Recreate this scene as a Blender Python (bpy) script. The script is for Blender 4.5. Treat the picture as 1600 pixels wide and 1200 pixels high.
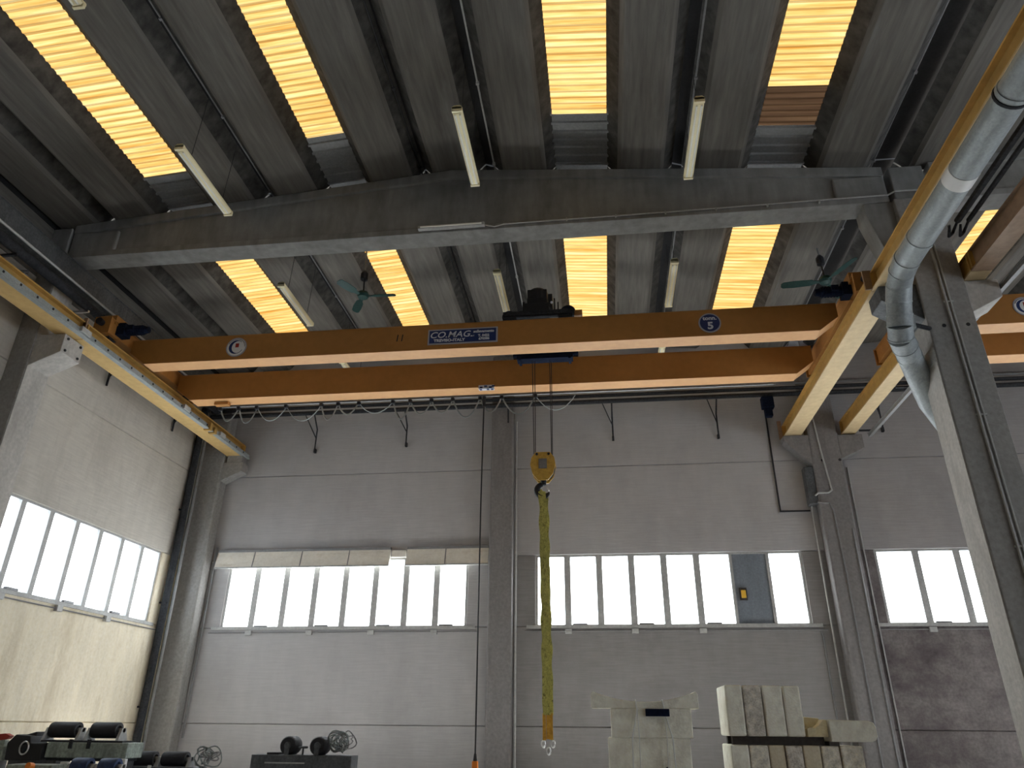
import bpy, bmesh, math, random
from mathutils import Vector, Matrix

random.seed(7)
SC = bpy.context.scene
for o in list(bpy.data.objects):
    bpy.data.objects.remove(o)
COL = SC.collection

# ------------------------------------------------------------------ camera, sky, sun, exposure
cam_d = bpy.data.cameras.new('camera')
cam_d.sensor_fit = 'HORIZONTAL'
cam_d.sensor_width = 36.0
cam_d.lens = 25.364
cam_d.clip_end = 200
cam = bpy.data.objects.new('camera', cam_d)
COL.objects.link(cam)
right = Vector((0.99272887, 0.12006106, 0.00864533))
up = Vector((0.04371538, -0.42651556, 0.90342318))
fwd = Vector((-0.11215331, 0.89647634, 0.42866282))
M = Matrix((right, up, -fwd)).transposed().to_4x4()
M.translation = Vector((0, 0, 1.65))
cam.matrix_world = M
SC.camera = cam

world = bpy.data.worlds.new('overcast_sky')
SC.world = world
world.use_nodes = True
bg = world.node_tree.nodes['Background']
bg.inputs['Color'].default_value = (0.87, 0.95, 1.04, 1)
bg.inputs['Strength'].default_value = 1.0

sun_d = bpy.data.lights.new('sun', 'SUN')
sun_d.energy = 14.0
sun_d.angle = math.radians(2)
sun_d.color = (1.0, 0.985, 0.97)
sun = bpy.data.objects.new('sun', sun_d)
COL.objects.link(sun)
# the sun stands high beyond the far wall and a little to the right
sdir = Vector((-0.12, -math.cos(math.radians(58)), -math.sin(math.radians(58))))
sun.rotation_euler = sdir.to_track_quat('-Z', 'Y').to_euler()
sun.location = (5, 40, 60)

SC.view_settings.view_transform = 'Standard'
SC.view_settings.look = 'None'
SC.view_settings.gamma = 1.0
SC.view_settings.use_curve_mapping = False
SC.view_settings.exposure = 3.05
SC.cycles.use_denoising = True
SC.cycles.max_bounces = 10
SC.cycles.diffuse_bounces = 6
SC.cycles.sample_clamp_indirect = 6.0


def portal(x, y, z, sx, sz, rot):
    """Marks a window opening for the sampling of daylight; gives off no light itself."""
    d = bpy.data.lights.new('window_portal', 'AREA')
    d.shape = 'RECTANGLE'
    d.size, d.size_y = sx, sz
    d.cycles.is_portal = True
    o = bpy.data.objects.new('window_portal', d)
    o.location = (x, y, z)
    o.rotation_euler = rot
    COL.objects.link(o)


R90 = math.pi / 2

# ------------------------------------------------------------------ materials


def mat(name, col, rough=0.75, metal=0.0, var=0.12, scale=(2, 2, 2), fine=20, bump=0.0, spec=0.3, stain=None, stain_scale=(1, 1, 1), stain_at=(0.55, 0.75), hue=None):
    m = bpy.data.materials.new(name)
    m.use_nodes = True
    nt = m.node_tree
    N = nt.nodes
    L = nt.links
    b = N['Principled BSDF']
    b.inputs['Roughness'].default_value = rough
    b.inputs['Metallic'].default_value = metal
    b.inputs['Specular IOR Level'].default_value = spec
    if var == 0 and not stain:
        b.inputs['Base Color'].default_value = (*col, 1)
        return m
    tc = N.new('ShaderNodeTexCoord')
    mp = N.new('ShaderNodeMapping')
    mp.inputs['Scale'].default_value = scale
    L.new(tc.outputs['Object'], mp.inputs['Vector'])
    n1 = N.new('ShaderNodeTexNoise')
    n1.inputs['Scale'].default_value = 1.0
    n1.inputs['Detail'].default_value = 5
    n1.inputs['Roughness'].default_value = 0.65
    L.new(mp.outputs['Vector'], n1.inputs['Vector'])
    r1 = N.new('ShaderNodeValToRGB')
    hi = hue or col
    r1.color_ramp.elements[0].position = 0.3
    r1.color_ramp.elements[1].position = 0.7
    r1.color_ramp.elements[0].color = (*[c * (1 - var) for c in col], 1)
    r1.color_ramp.elements[1].color = (*[min(1, c * (1 + var)) for c in hi], 1)
    L.new(n1.outputs['Fac'], r1.inputs['Fac'])
    n2 = N.new('ShaderNodeTexNoise')
    n2.inputs['Detail'].default_value = 3
    if isinstance(fine, tuple):
        mf = N.new('ShaderNodeMapping')
        mf.inputs['Scale'].default_value = fine
        L.new(tc.outputs['Object'], mf.inputs['Vector'])
        L.new(mf.outputs['Vector'], n2.inputs['Vector'])
        n2.inputs['Scale'].default_value = 1.0
    else:
        n2.inputs['Scale'].default_value = fine
        L.new(tc.outputs['Object'], n2.inputs['Vector'])
    mx = N.new('ShaderNodeMix')
    mx.data_type = 'RGBA'
    mx.blend_type = 'OVERLAY'
    mx.inputs['Factor'].default_value = min(1, var * 2.2)
    L.new(r1.outputs['Color'], mx.inputs['A'])
    L.new(n2.outputs['Fac'], mx.inputs['B'])
    out = mx.outputs['Result']
    if stain:
        ms = N.new('ShaderNodeMapping')
        ms.inputs['Scale'].default_value = stain_scale
        L.new(tc.outputs['Object'], ms.inputs['Vector'])
        n3 = N.new('ShaderNodeTexNoise')
        n3.inputs['Scale'].default_value = 1
        n3.inputs['Detail'].default_value = 6
        n3.inputs['Roughness'].default_value = 0.7
        L.new(ms.outputs['Vector'], n3.inputs['Vector'])
        rr = N.new('ShaderNodeValToRGB')
        rr.color_ramp.elements[0].position = stain_at[0]
        rr.color_ramp.elements[1].position = stain_at[1]
        L.new(n3.outputs['Fac'], rr.inputs['Fac'])
        m2 = N.new('ShaderNodeMix')
        m2.data_type = 'RGBA'
        m2.inputs['B'].default_value = (*stain, 1)
        L.new(rr.outputs['Color'], m2.inputs['Factor'])
        L.new(out, m2.inputs['A'])
        out = m2.outputs['Result']
    L.new(out, b.inputs['Base Color'])
    if bump:
        bp = N.new('ShaderNodeBump')
        bp.inputs['Strength'].default_value = bump
        bp.inputs['Distance'].default_value = 0.02
        L.new(n2.outputs['Fac'], bp.inputs['Height'])
        L.new(bp.outputs['Normal'], b.inputs['Normal'])
    return m


WALL_BACK = mat('wall_concrete', (0.40, 0.39, 0.39), 0.9, var=0.05, scale=(2.5, 2.5, 0.9), fine=(1.6, 1.6, 22), bump=0.25, stain=(0.33, 0.32, 0.32), stain_scale=(0.5, 0.5, 0.4), stain_at=(0.5, 0.8))
WALL_BACK_DIRTY = mat('wall_concrete_grimy', (0.25, 0.238, 0.235), 0.9, var=0.08, scale=(2.0, 2.0, 0.9), fine=(1.6, 1.6, 22), bump=0.25, stain=(0.18, 0.168, 0.165), stain_scale=(0.5, 0.5, 0.5), stain_at=(0.5, 0.8))
WALL_BACK_MID = mat('wall_concrete_dull', (0.33, 0.315, 0.315), 0.9, var=0.06, scale=(2.0, 2.0, 0.9), fine=(1.6, 1.6, 22), bump=0.25, stain=(0.25, 0.235, 0.235), stain_scale=(0.5, 0.5, 0.5), stain_at=(0.5, 0.8))
WALL_BACK_SOOT = mat('wall_concrete_sooty', (0.20, 0.18, 0.175), 0.9, var=0.2, scale=(2.0, 2.0, 0.5), fine=16, bump=0.25, stain=(0.085, 0.07, 0.075), stain_scale=(0.6, 0.6, 0.8), stain_at=(0.42, 0.65))
WALL_LEFT_LIT = mat('wall_plaster_beige_lit', (0.72, 0.65, 0.51), 0.9, var=0.12, scale=(3, 2.5, 0.5), fine=14, bump=0.35, stain=(0.52, 0.44, 0.31), stain_scale=(1, 1.1, 0.28), stain_at=(0.52, 0.72))  # lower left wall: window light is part of this paler colour
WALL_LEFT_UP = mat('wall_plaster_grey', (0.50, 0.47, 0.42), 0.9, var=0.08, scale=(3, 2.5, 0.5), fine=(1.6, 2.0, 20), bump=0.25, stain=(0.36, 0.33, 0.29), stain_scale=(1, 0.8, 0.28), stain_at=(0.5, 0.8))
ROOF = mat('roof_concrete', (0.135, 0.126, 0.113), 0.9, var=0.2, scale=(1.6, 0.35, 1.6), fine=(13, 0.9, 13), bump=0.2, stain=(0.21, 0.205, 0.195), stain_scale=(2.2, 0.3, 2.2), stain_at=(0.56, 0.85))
ROOF_WING = mat('roof_wing_dark_rough', (0.062, 0.059, 0.054), 0.95, var=0.35, scale=(3, 4.5, 3), fine=5, bump=0.8)  # darker, bumpier concrete for the slab flanks
ROOF_TOP = mat('roof_deck_dark', (0.02, 0.02, 0.021), 0.9, var=0.15)
BEAM = mat('beam_concrete', (0.265, 0.265, 0.26), 0.9, var=0.18, scale=(0.6, 1, 1.2), fine=(5, 5, 1.2), bump=0.25, stain=(0.19, 0.186, 0.18), stain_scale=(1.6, 1, 0.5), stain_at=(0.5, 0.75))
COLUMN = mat('column_concrete', (0.29, 0.28, 0.27), 0.88, var=0.15, scale=(3, 3, 0.6), fine=14, bump=0.3, stain=(0.22, 0.21, 0.2), stain_scale=(3, 3, 0.6), stain_at=(0.5, 0.75))
COLUMN_DARK = mat('column_concrete_dark', (0.20, 0.19, 0.187), 0.88, var=0.15, scale=(3, 3, 0.6), fine=14, bump=0.3, stain=(0.14, 0.13, 0.13), stain_scale=(3, 3, 0.6), stain_at=(0.5, 0.75))  # darker tone for two of the far wall columns
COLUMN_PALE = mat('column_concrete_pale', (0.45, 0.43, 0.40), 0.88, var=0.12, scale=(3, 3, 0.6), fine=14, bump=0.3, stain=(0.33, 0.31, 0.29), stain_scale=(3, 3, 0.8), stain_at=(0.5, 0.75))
FLOOR = mat('floor_concrete', (0.50, 0.50, 0.49), 0.7, var=0.12, scale=(0.4, 0.4, 1), fine=6)
CRANE_LIT = mat('crane_orange_lit_underside', (0.60, 0.325, 0.135), 0.55, var=0.06, scale=(1.0, 1.5, 1.5), fine=7, spec=0.4)  # crane undersides: light bounced off the floor put into the paler colour
RUNWAY_LIT = mat('runway_yellow_lit_underside', (0.60, 0.41, 0.17), 0.6, var=0.1, scale=(2, 0.6, 2), fine=7)  # left rail underside: light from below mixed into the yellow
RUNWAY_PALE_LIT = mat('runway_pale_lit_underside', (0.56, 0.43, 0.25), 0.6, var=0.1, scale=(2, 0.6, 2), fine=7)  # right rail undersides, tinted paler to stand for light from below
CRANE = mat('crane_orange_paint', (0.38, 0.17, 0.042), 0.5, var=0.06, scale=(1.0, 1.5, 1.5), fine=7, spec=0.4)
RUNWAY = mat('runway_ochre_paint', (0.45, 0.27, 0.075), 0.5, var=0.12, scale=(2, 0.6, 2), fine=7, spec=0.4)
RUNWAY_OLD = mat('runway_brown_paint', (0.30, 0.20, 0.13), 0.6, var=0.15, scale=(2, 0.6, 2), fine=7)
DARK = mat('dark_steel', (0.032, 0.034, 0.039), 0.7, 0.0, spec=0.12, var=0.25, scale=(5, 5, 5))
NAVY = mat('navy_motor_paint', (0.009, 0.014, 0.032), 0.85, 0.0, spec=0.06, var=0.2, scale=(5, 5, 5))
GALV = mat('galvanised_steel', (0.33, 0.365, 0.375), 0.5, 0.15, var=0.14, scale=(5, 2, 5), fine=25, spec=0.5, stain=(0.27, 0.30, 0.31), stain_scale=(7, 2.5, 7), stain_at=(0.5, 0.62))
GALV_DK = mat('grey_metal_sheet', (0.26, 0.265, 0.27), 0.5, 0.4, var=0.12, scale=(2, 2, 2))
FRAME = mat('window_frame_grey', (0.40, 0.40, 0.39), 0.6, 0.1, var=0.12, scale=(4, 4, 4))
DOOR_BLUE = mat('blue_grey_panel', (0.19, 0.215, 0.25), 0.6, 0.1, var=0.12, scale=(3, 3, 1))
PVC = mat('pale_conduit', (0.42, 0.42, 0.41), 0.5, var=0.1, scale=(4, 4, 4))
CONDUIT = mat('grey_conduit', (0.22, 0.22, 0.225), 0.5, 0.2, var=0.1, scale=(4, 4, 4))
CABLE = mat('black_cable', (0.02, 0.02, 0.022), 0.6, var=0)
FEST = mat('pale_flat_cable', (0.25, 0.28, 0.28), 0.5, var=0)
CREAM = mat('cream_lamp_housing', (0.82, 0.75, 0.50), 0.45, var=0.06, scale=(5, 2, 5))
TUBE = mat('unlit_fluorescent_tube', (0.80, 0.79, 0.70), 0.25, var=0)
WHITE = mat('white_paint', (0.75, 0.75, 0.74), 0.5, var=0.04)
GREEN = mat('fan_green_paint', (0.014, 0.06, 0.055), 0.45, var=0.1, scale=(4, 4, 4))
BLUE_SIGN = mat('blue_sign_enamel', (0.012, 0.028, 0.12), 0.4, var=0)
SIGN_RIM = mat('sign_rim_grey', (0.36, 0.36, 0.40), 0.5, var=0)
LETTER = mat('letter_white', (0.62, 0.64, 0.70), 0.5, var=0)
BLACKP = mat('black_paint', (0.012, 0.012, 0.015), 0.6, var=0)
REDP = mat('red_paint', (0.35, 0.03, 0.02), 0.5, var=0)
HOOKY = mat('hook_block_yellow', (0.55, 0.34, 0.07), 0.5, var=0.15, scale=(8, 8, 8))
SLING = mat('yellow_green_webbing', (0.47, 0.44, 0.13), 0.85, var=0.25, scale=(14, 14, 9), fine=40, stain=(0.10, 0.09, 0.025), stain_scale=(22, 22, 12), stain_at=(0.55, 0.68))
SLING_OR = mat('orange_webbing', (0.60, 0.33, 0.05), 0.85, var=0.2, scale=(14, 14, 9))
ORANGE = mat('orange_plastic', (0.75, 0.22, 0.03), 0.5, var=0)
AMBERLAB = mat('amber_label', (0.80, 0.48, 0.06), 0.5, var=0)
STONE = mat('stone_grey_white', (0.93, 0.88, 0.76), 0.9, var=0.16, scale=(3, 3, 3), fine=30, bump=0.4, stain=(0.56, 0.52, 0.43), stain_scale=(3, 3, 2), stain_at=(0.5, 0.8))
STONE_B = mat('stone_speckled', (0.66, 0.62, 0.55), 0.9, var=0.35, scale=(9, 9, 9), fine=45, bump=0.5)
STONE_C = mat('stone_tan', (0.66, 0.59, 0.45), 0.9, var=0.15, scale=(3, 3, 3), fine=30, bump=0.4)
STONE_D = mat('stone_pale_speckled', (0.74, 0.70, 0.60), 0.9, var=0.3, scale=(12, 12, 12), fine=45, bump=0.4)
FOAM = mat('cream_foam', (0.75, 0.65, 0.42), 0.9, var=0.12, scale=(5, 5, 5), fine=25, bump=0.3)
BATTEN = mat('dark_timber', (0.06, 0.05, 0.045), 0.85, var=0.2, scale=(2, 8, 8))
STRAP = mat('white_strap', (0.70, 0.70, 0.66), 0.5, var=0)
RUBBER = mat('black_rubber', (0.022, 0.022, 0.026), 0.6, var=0.2, scale=(6, 6, 6))
MACH = mat('machine_grey_green', (0.30, 0.34, 0.30), 0.65, 0.1, var=0.3, scale=(5, 5, 2), fine=20, stain=(0.15, 0.17, 0.15), stain_scale=(8, 8, 2), stain_at=(0.5, 0.75))
MACH_DK = mat('machine_dark_grey', (0.085, 0.09, 0.095), 0.6, 0.2, var=0.3, scale=(5, 5, 3))
MACH_BLUE = mat('machine_blue_roller', (0.03, 0.05, 0.12), 0.55, 0.1, var=0.3, scale=(6, 6, 6))
CHROME = mat('worn_bright_steel', (0.6, 0.6, 0.6), 0.35, 0.8, var=0.1)
SHUTTER = mat('shutter_yellowed_white', (0.72, 0.68, 0.60), 0.6, var=0.12, scale=(1.2, 2, 3), fine=14, stain=(0.46, 0.39, 0.30), stain_scale=(1.2, 2, 7), stain_at=(0.55, 0.8))


def pane_mat():
    m = bpy.data.materials.new('frosted_window_pane')
    m.use_nodes = True
    nt = m.node_tree
    N, L = nt.nodes, nt.links
    N.remove(N['Principled BSDF'])
    out = N['Material Output']
    t = N.new('ShaderNodeBsdfTransparent')
    t.inputs['Color'].default_value = (0.95, 0.96, 0.96, 1)
    tr = N.new('ShaderNodeBsdfTranslucent')
    tr.inputs['Color'].default_value = (0.9, 0.92, 0.92, 1)
    gl = N.new('ShaderNodeBsdfGlossy')
    gl.inputs['Roughness'].default_value = 0.15
    a = N.new('ShaderNodeMixShader')
    a.inputs[0].default_value = 0.2
    b = N.new('ShaderNodeMixShader')
    b.inputs[0].default_value = 0.04
    L.new(t.outputs[0], a.inputs[1])
    L.new(tr.outputs[0], a.inputs[2])
    L.new(a.outputs[0], b.inputs[1])
    L.new(gl.outputs[0], b.inputs[2])
    L.new(b.outputs[0], out.inputs['Surface'])
    return m


def skylight_mat(name, lo, mid, hi):
    """Weathered amber fibreglass: light comes through from the sky above."""
    m = bpy.data.materials.new(name)
    m.use_nodes = True
    nt = m.node_tree
    N, L = nt.nodes, nt.links
    N.remove(N['Principled BSDF'])
    out = N['Material Output']
    tc = N.new('ShaderNodeTexCoord')
    mp = N.new('ShaderNodeMapping')
    mp.inputs['Scale'].default_value = (0.35, 9.0, 0.3)
    L.new(tc.outputs['Object'], mp.inputs['Vector'])
    n = N.new('ShaderNodeTexNoise')
    n.inputs['Scale'].default_value = 1.0
    n.inputs['Detail'].default_value = 4
    n.inputs['Roughness'].default_value = 0.7
    L.new(mp.outputs['Vector'], n.inputs['Vector'])
    r = N.new('ShaderNodeValToRGB')
    e = r.color_ramp.elements
    e[0].position = 0.32
    e[0].color = (*lo, 1)
    e[1].position = 0.68
    e[1].color = (*hi, 1)
    k = e.new(0.5)
    k.color = (*mid, 1)
    L.new(n.outputs['Fac'], r.inputs['Fac'])
    # thin darker lines, one to each wave of the corrugation
    sx = N.new('ShaderNodeSeparateXYZ')
    L.new(tc.outputs['Object'], sx.inputs[0])
    dv = N.new('ShaderNodeMath')
    dv.operation = 'DIVIDE'
    dv.inputs[1].default_value = 0.146
    L.new(sx.outputs['Y'], dv.inputs[0])
    fr = N.new('ShaderNodeMath')
    fr.operation = 'FRACT'
    L.new(dv.outputs[0], fr.inputs[0])
    vr = N.new('ShaderNodeValToRGB')
    ve = vr.color_ramp.elements
    ve[0].position = 0.0
    ve[0].color = (0.55, 0.5, 0.4, 1)
    ve[1].position = 0.16
    ve[1].color = (1, 1, 1, 1)
    k2 = ve.new(0.08)
    k2.color = (0.5, 0.42, 0.3, 1)
    L.new(fr.outputs[0], vr.inputs['Fac'])
    ml = N.new('ShaderNodeMix')
    ml.data_type = 'RGBA'
    ml.blend_type = 'MULTIPLY'
    ml.inputs['Factor'].default_value = 0.8
    L.new(r.outputs['Color'], ml.inputs['A'])
    L.new(vr.outputs['Color'], ml.inputs['B'])
    tr = N.new('ShaderNodeBsdfTranslucent')
    L.new(ml.outputs['Result'], tr.inputs['Color'])
    df = N.new('ShaderNodeBsdfDiffuse')
    df.inputs['Color'].default_value = (0.20, 0.14, 0.07, 1)
    mx = N.new('ShaderNodeMixShader')
    mx.inputs[0].default_value = 0.12
    L.new(tr.outputs[0], mx.inputs[1])
    L.new(df.outputs[0], mx.inputs[2])
    L.new(mx.outputs[0], out.inputs['Surface'])
    return m


PANE = pane_mat()
AMBER = skylight_mat('amber_fibreglass', (0.028, 0.0125, 0.0022), (0.036, 0.0225, 0.0072), (0.040, 0.032, 0.0155))
AMBER_OLD = skylight_mat('grimy_fibreglass', (0.0015, 0.0009, 0.0005), (0.0025, 0.0014, 0.0008), (0.004, 0.0024, 0.0013))

# ------------------------------------------------------------------ mesh builder


class MB:
    def __init__(self):
        self.v = []
        self.f = []

    def add(self, vs, fs):
        n = len(self.v)
        self.v += [tuple(p) for p in vs]
        self.f += [tuple(i + n for i in f) for f in fs]
        return self

    def box(self, x0, x1, y0, y1, z0, z1):
        return self.add([(x0, y0, z0), (x1, y0, z0), (x1, y1, z0), (x0, y1, z0), (x0, y0, z1), (x1, y0, z1), (x1, y1, z1), (x0, y1, z1)],
                        [(0, 3, 2, 1), (4, 5, 6, 7), (0, 1, 5, 4), (1, 2, 6, 5), (2, 3, 7, 6), (3, 0, 4, 7)])

    def prism(self, poly, axis, a, b):
        def P(p, t):
            return {'x': (t, p[0], p[1]), 'y': (p[0], t, p[1]), 'z': (p[0], p[1], t)}[axis]
        n = len(poly)
        vs = [P(p, a) for p in poly] + [P(p, b) for p in poly]
        fs = [tuple(range(n)), tuple(range(2 * n - 1, n - 1, -1))]
        fs += [(i, i + n, (i + 1) % n + n, (i + 1) % n) for i in range(n)]
        return self.add(vs, fs)

    def tube(self, pts, r, n=8, closed=False, flat=1.0):
        pts = [Vector(p) for p in pts]
        k = len(pts)
        rs = r if isinstance(r, (list, tuple)) else [r] * k
        rings = []
        t0 = (pts[1] - pts[0]).normalized()
        ref = Vector((0, 0, 1)) if abs(t0.z) < 0.9 else Vector((0, 1, 0))
        u = t0.cross(ref).normalized()
        for i, p in enumerate(pts):
            if closed:
                d0 = (p - pts[i - 1]).normalized()
                d1 = (pts[(i + 1) % k] - p).normalized()
            else:
                d0 = (p - pts[i - 1]).normalized() if i else (pts[1] - p).normalized()
                d1 = (pts[i + 1] - p).normalized() if i < k - 1 else d0
            t = (d0 + d1)
            t = t.normalized() if t.length > 1e-6 else d0
            u = (u - t * u.dot(t))
            u = u.normalized() if u.length > 1e-6 else t.orthogonal().normalized()
            w = t.cross(u)
            c = max(0.5, d0.dot(t))
            rings.append([p + (u * math.cos(2 * math.pi * j / n) + w * math.sin(2 * math.pi * j / n) * flat) * (rs[i] / c if abs(c) < 0.999 else rs[i]) for j in range(n)])
        vs = [q for ring in rings for q in ring]
        fs = []
        for i in range(k if closed else k - 1):
            a, b = i * n, ((i + 1) % k) * n
            fs += [(a + j, a + (j + 1) % n, b + (j + 1) % n, b + j) for j in range(n)]
        if not closed:
            fs += [tuple(range(n - 1, -1, -1)), tuple(range((k - 1) * n, k * n))]
        return self.add(vs, fs)

    def cyl(self, p0, p1, r0, r1=None, n=16):
        return self.tube([p0, p1], [r0, r0 if r1 is None else r1], n)

    def lathe(self, prof, c, axis='z', n=20):
        """prof: list of (radius, height) along the axis"""
        vs, fs = [], []
        for r, h in prof:
            for j in range(n):
                a = 2 * math.pi * j / n
                q = (r * math.cos(a), r * math.sin(a), h)
                q = {'z': q, 'x': (q[2], q[0], q[1]), 'y': (q[0], q[2], q[1])}[axis]
                vs.append((q[0] + c[0], q[1] + c[1], q[2] + c[2]))
        k = len(prof)
        for i in range(k - 1):
            fs += [(i * n + j, i * n + (j + 1) % n, (i + 1) * n + (j + 1) % n, (i + 1) * n + j) for j in range(n)]
        fs += [tuple(range(n)), tuple(range((k - 1) * n, k * n))]
        return self.add(vs, fs)

    def rot(self, c, ang, axis='Z', start=0):
        Rm = Matrix.Rotation(ang, 3, axis)
        c = Vector(c)
        for i in range(start, len(self.v)):
            self.v[i] = tuple(Rm @ (Vector(self.v[i]) - c) + c)
        return self

    def build(self, name, m, parent=None, bevel=0, smooth=False, origin=None, fix=True):
        root = Vector((0, 0, 0))
        p = parent
        while p is not None:
            root += p.location
            p = p.parent
        loc = Vector((0, 0, 0))
        if origin is not None:
            loc = Vector(origin) - root
        base = root + loc
        me = bpy.data.meshes.new(name)
        me.from_pydata([tuple(Vector(q) - base) for q in self.v], [], self.f)
        if fix:
            bm = bmesh.new()
            bm.from_mesh(me)
            bmesh.ops.recalc_face_normals(bm, faces=bm.faces)
            bm.to_mesh(me)
            bm.free()
        me.materials.append(m)
        if smooth:
            me.shade_smooth()
            me.set_sharp_from_angle(angle=math.radians(40))
        o = bpy.data.objects.new(name, me)
        o.location = loc
        COL.objects.link(o)
        if parent is not None:
            o.parent = parent
        if bevel:
            bv = o.modifiers.new('bevel', 'BEVEL')
            bv.width = bevel
            bv.segments = 2
            bv.limit_method = 'ANGLE'
        return o


def tag(o, label, cat, group=None):
    o['label'] = label
    o['category'] = cat
    if group:
        o['group'] = group
    return o


def thing(name, label, cat, loc, group=None):
    o = bpy.data.objects.new(name, None)
    o.empty_display_size = 0.2
    o.location = loc
    COL.objects.link(o)
    return tag(o, label, cat, group)


def lab(o, t):
    o['label'] = t
    return o


def struct_empty(name, loc=(0, 0, 0)):
    o = bpy.data.objects.new(name, None)
    o.location = loc
    COL.objects.link(o)
    o['kind'] = 'structure'
    return o


def copy_tree(o, loc, label=None, group=None):
    c = o.copy()
    COL.objects.link(c)
    c.location = loc
    if label:
        c['label'] = label
    if group:
        c['group'] = group

    def kids(src, dst):
        for ch in [x for x in src.children]:
            d = ch.copy()
            COL.objects.link(d)
            d.parent = dst
            kids(ch, d)
    kids(o, c)
    return c


def text_mesh(body, size, x, z, y, sx=1.0, shear=0.0, depth=0.004, align='CENTER', offset=0.0):
    """lettering facing -Y with its baseline centre at (x, y, z)"""
    cu = bpy.data.curves.new('lettering', 'FONT')
    cu.body = body
    cu.size = size
    cu.align_x = align
    cu.extrude = depth / 2
    cu.shear = shear
    cu.offset = offset
    cu.resolution_u = 3
    o = bpy.data.objects.new('lettering_source', cu)
    COL.objects.link(o)
    bpy.context.view_layer.update()
    me = bpy.data.meshes.new_from_object(o.evaluated_get(bpy.context.evaluated_depsgraph_get()))
    vs = [(x + v.co.x * sx, y - v.co.z, z + v.co.y) for v in me.vertices]
    fs = [tuple(p.vertices) for p in me.polygons]
    bpy.data.objects.remove(o)
    bpy.data.curves.remove(cu)
    bpy.data.meshes.remove(me)
    return MB().add(vs, fs)


def disc(x, y, z, r, th, n=28):
    """flat round plate facing -Y"""
    return MB().cyl((x, y, z), (x, y - th, z), r, r, n)


# ------------------------------------------------------------------ room shell
fl = MB().box(-12.25, 24.2, -10.2, 20.2, -0.25, 0.0).build('floor', FLOOR)
fl['kind'] = 'structure'


def panel_y(x0, x1, z0, z1, y=20.0, th=0.2, c=0.016):
    """wall slab facing -Y with chamfered edges, so that joints read as grooves"""
    d = 0.04
    return MB().add([(x0 + c, y, z0 + c), (x1 - c, y, z0 + c), (x1 - c, y, z1 - c), (x0 + c, y, z1 - c),
                     (x0, y + d, z0), (x1, y + d, z0), (x1, y + d, z1), (x0, y + d, z1),
                     (x0, y + th, z0), (x1, y + th, z0), (x1, y + th, z1), (x0, y + th, z1)],
                    [(0, 1, 2, 3), (0, 4, 5, 1), (1, 5, 6, 2), (2, 6, 7, 3), (3, 7, 4, 0),
                     (4, 8, 9, 5), (5, 9, 10, 6), (6, 10, 11, 7), (7, 11, 8, 4), (8, 11, 10, 9)])


def panel_x(y0, y1, z0, z1, x=-12.05, th=-0.2, c=0.016):
    m = panel_y(y0, y1, z0, z1, 0, 1, c)
    out = []
    for (a, b, z) in m.v:
        dd = b if b < 0.5 else abs(th)
        out.append((x + (dd if th > 0 else -dd), a, z))
    return MB().add(out, m.f)


wb = struct_empty('wall_back', (0, 20, 0))
BAYS = [(-12.05, -2.72, WALL_BACK, (-10.66, -3.68)), (-2.72, 6.2, WALL_BACK_DIRTY, (-1.80, 5.27)), (6.2, 15.2, WALL_BACK_SOOT, (7.12, 14.2)), (15.2, 24.2, WALL_BACK_SOOT, None)]
for bi, (x0, x1, m, win) in enumerate(BAYS):
    for ri, (z0, z1) in enumerate([(0, 1.65), (1.65, 4.05), (4.05, 5.93), (5.93, 8.45), (8.45, 10.9), (10.9, 13.4)]):
        mm = m
        if bi == 2 and ri >= 3:
            mm = WALL_BACK_MID
        if bi == 1 and ri >= 3:
            mm = WALL_BACK
        if ri == 2 and win:
            panel_y(x0, win[0], z0, z1).build('panel', mm, wb)
            panel_y(win[1], x1, z0, z1).build('panel', mm, wb)
        else:
            panel_y(x0, x1, z0, z1).build('panel', mm, wb)

wl = struct_empty('wall_left', (-12.05, 10, 0))
LB = [(12.28, 20.2, (12.66, 18.72)), (4.5, 12.28, None), (-3.2, 4.5, None), (-10.2, -3.2, None)]
for (y0, y1, win) in LB:
    for ri, (z0, z1) in enumerate([(0, 1.65), (1.65, 4.05), (4.05, 5.93), (5.93, 8.42), (8.42, 10.5), (10.5, 11.8)]):
        mm = WALL_LEFT_LIT if ri < 3 else (WALL_LEFT_UP if ri < 5 else ROOF)
        if ri == 2 and win:
            panel_x(y0, win[0], z0, z1).build('panel', mm, wl)
            panel_x(win[1], y1, z0, z1).build('panel', mm, wl)
        else:
            panel_x(y0, y1, z0, z1).build('panel', mm, wl)

wr = MB().box(24.0, 24.2, -10.2, 20.2, 5.0, 13.0).build('wall_right', WALL_BACK_DIRTY)
wr['kind'] = 'structure'
for k, (y0, y1) in enumerate([(-10.2, -6), (0, 3.5), (10, 20.2)]):
    MB().box(24.0, 24.2, y0, y1, 0, 5.0).build('panel', WALL_BACK_DIRTY, wr)
wf = MB().box(-12.25, 24.2, -10.2, -10.0, 5.5, 13.0).build('wall_front', WALL_BACK_DIRTY)
wf['kind'] = 'structure'
for k, (x0, x1) in enumerate([(-12.25, 0), (0, 12), (12, 24.2)]):
    MB().box(x0, x1, -10.2, -10.0, 0, 5.5).build('panel', WALL_BACK_DIRTY, wf)

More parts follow.
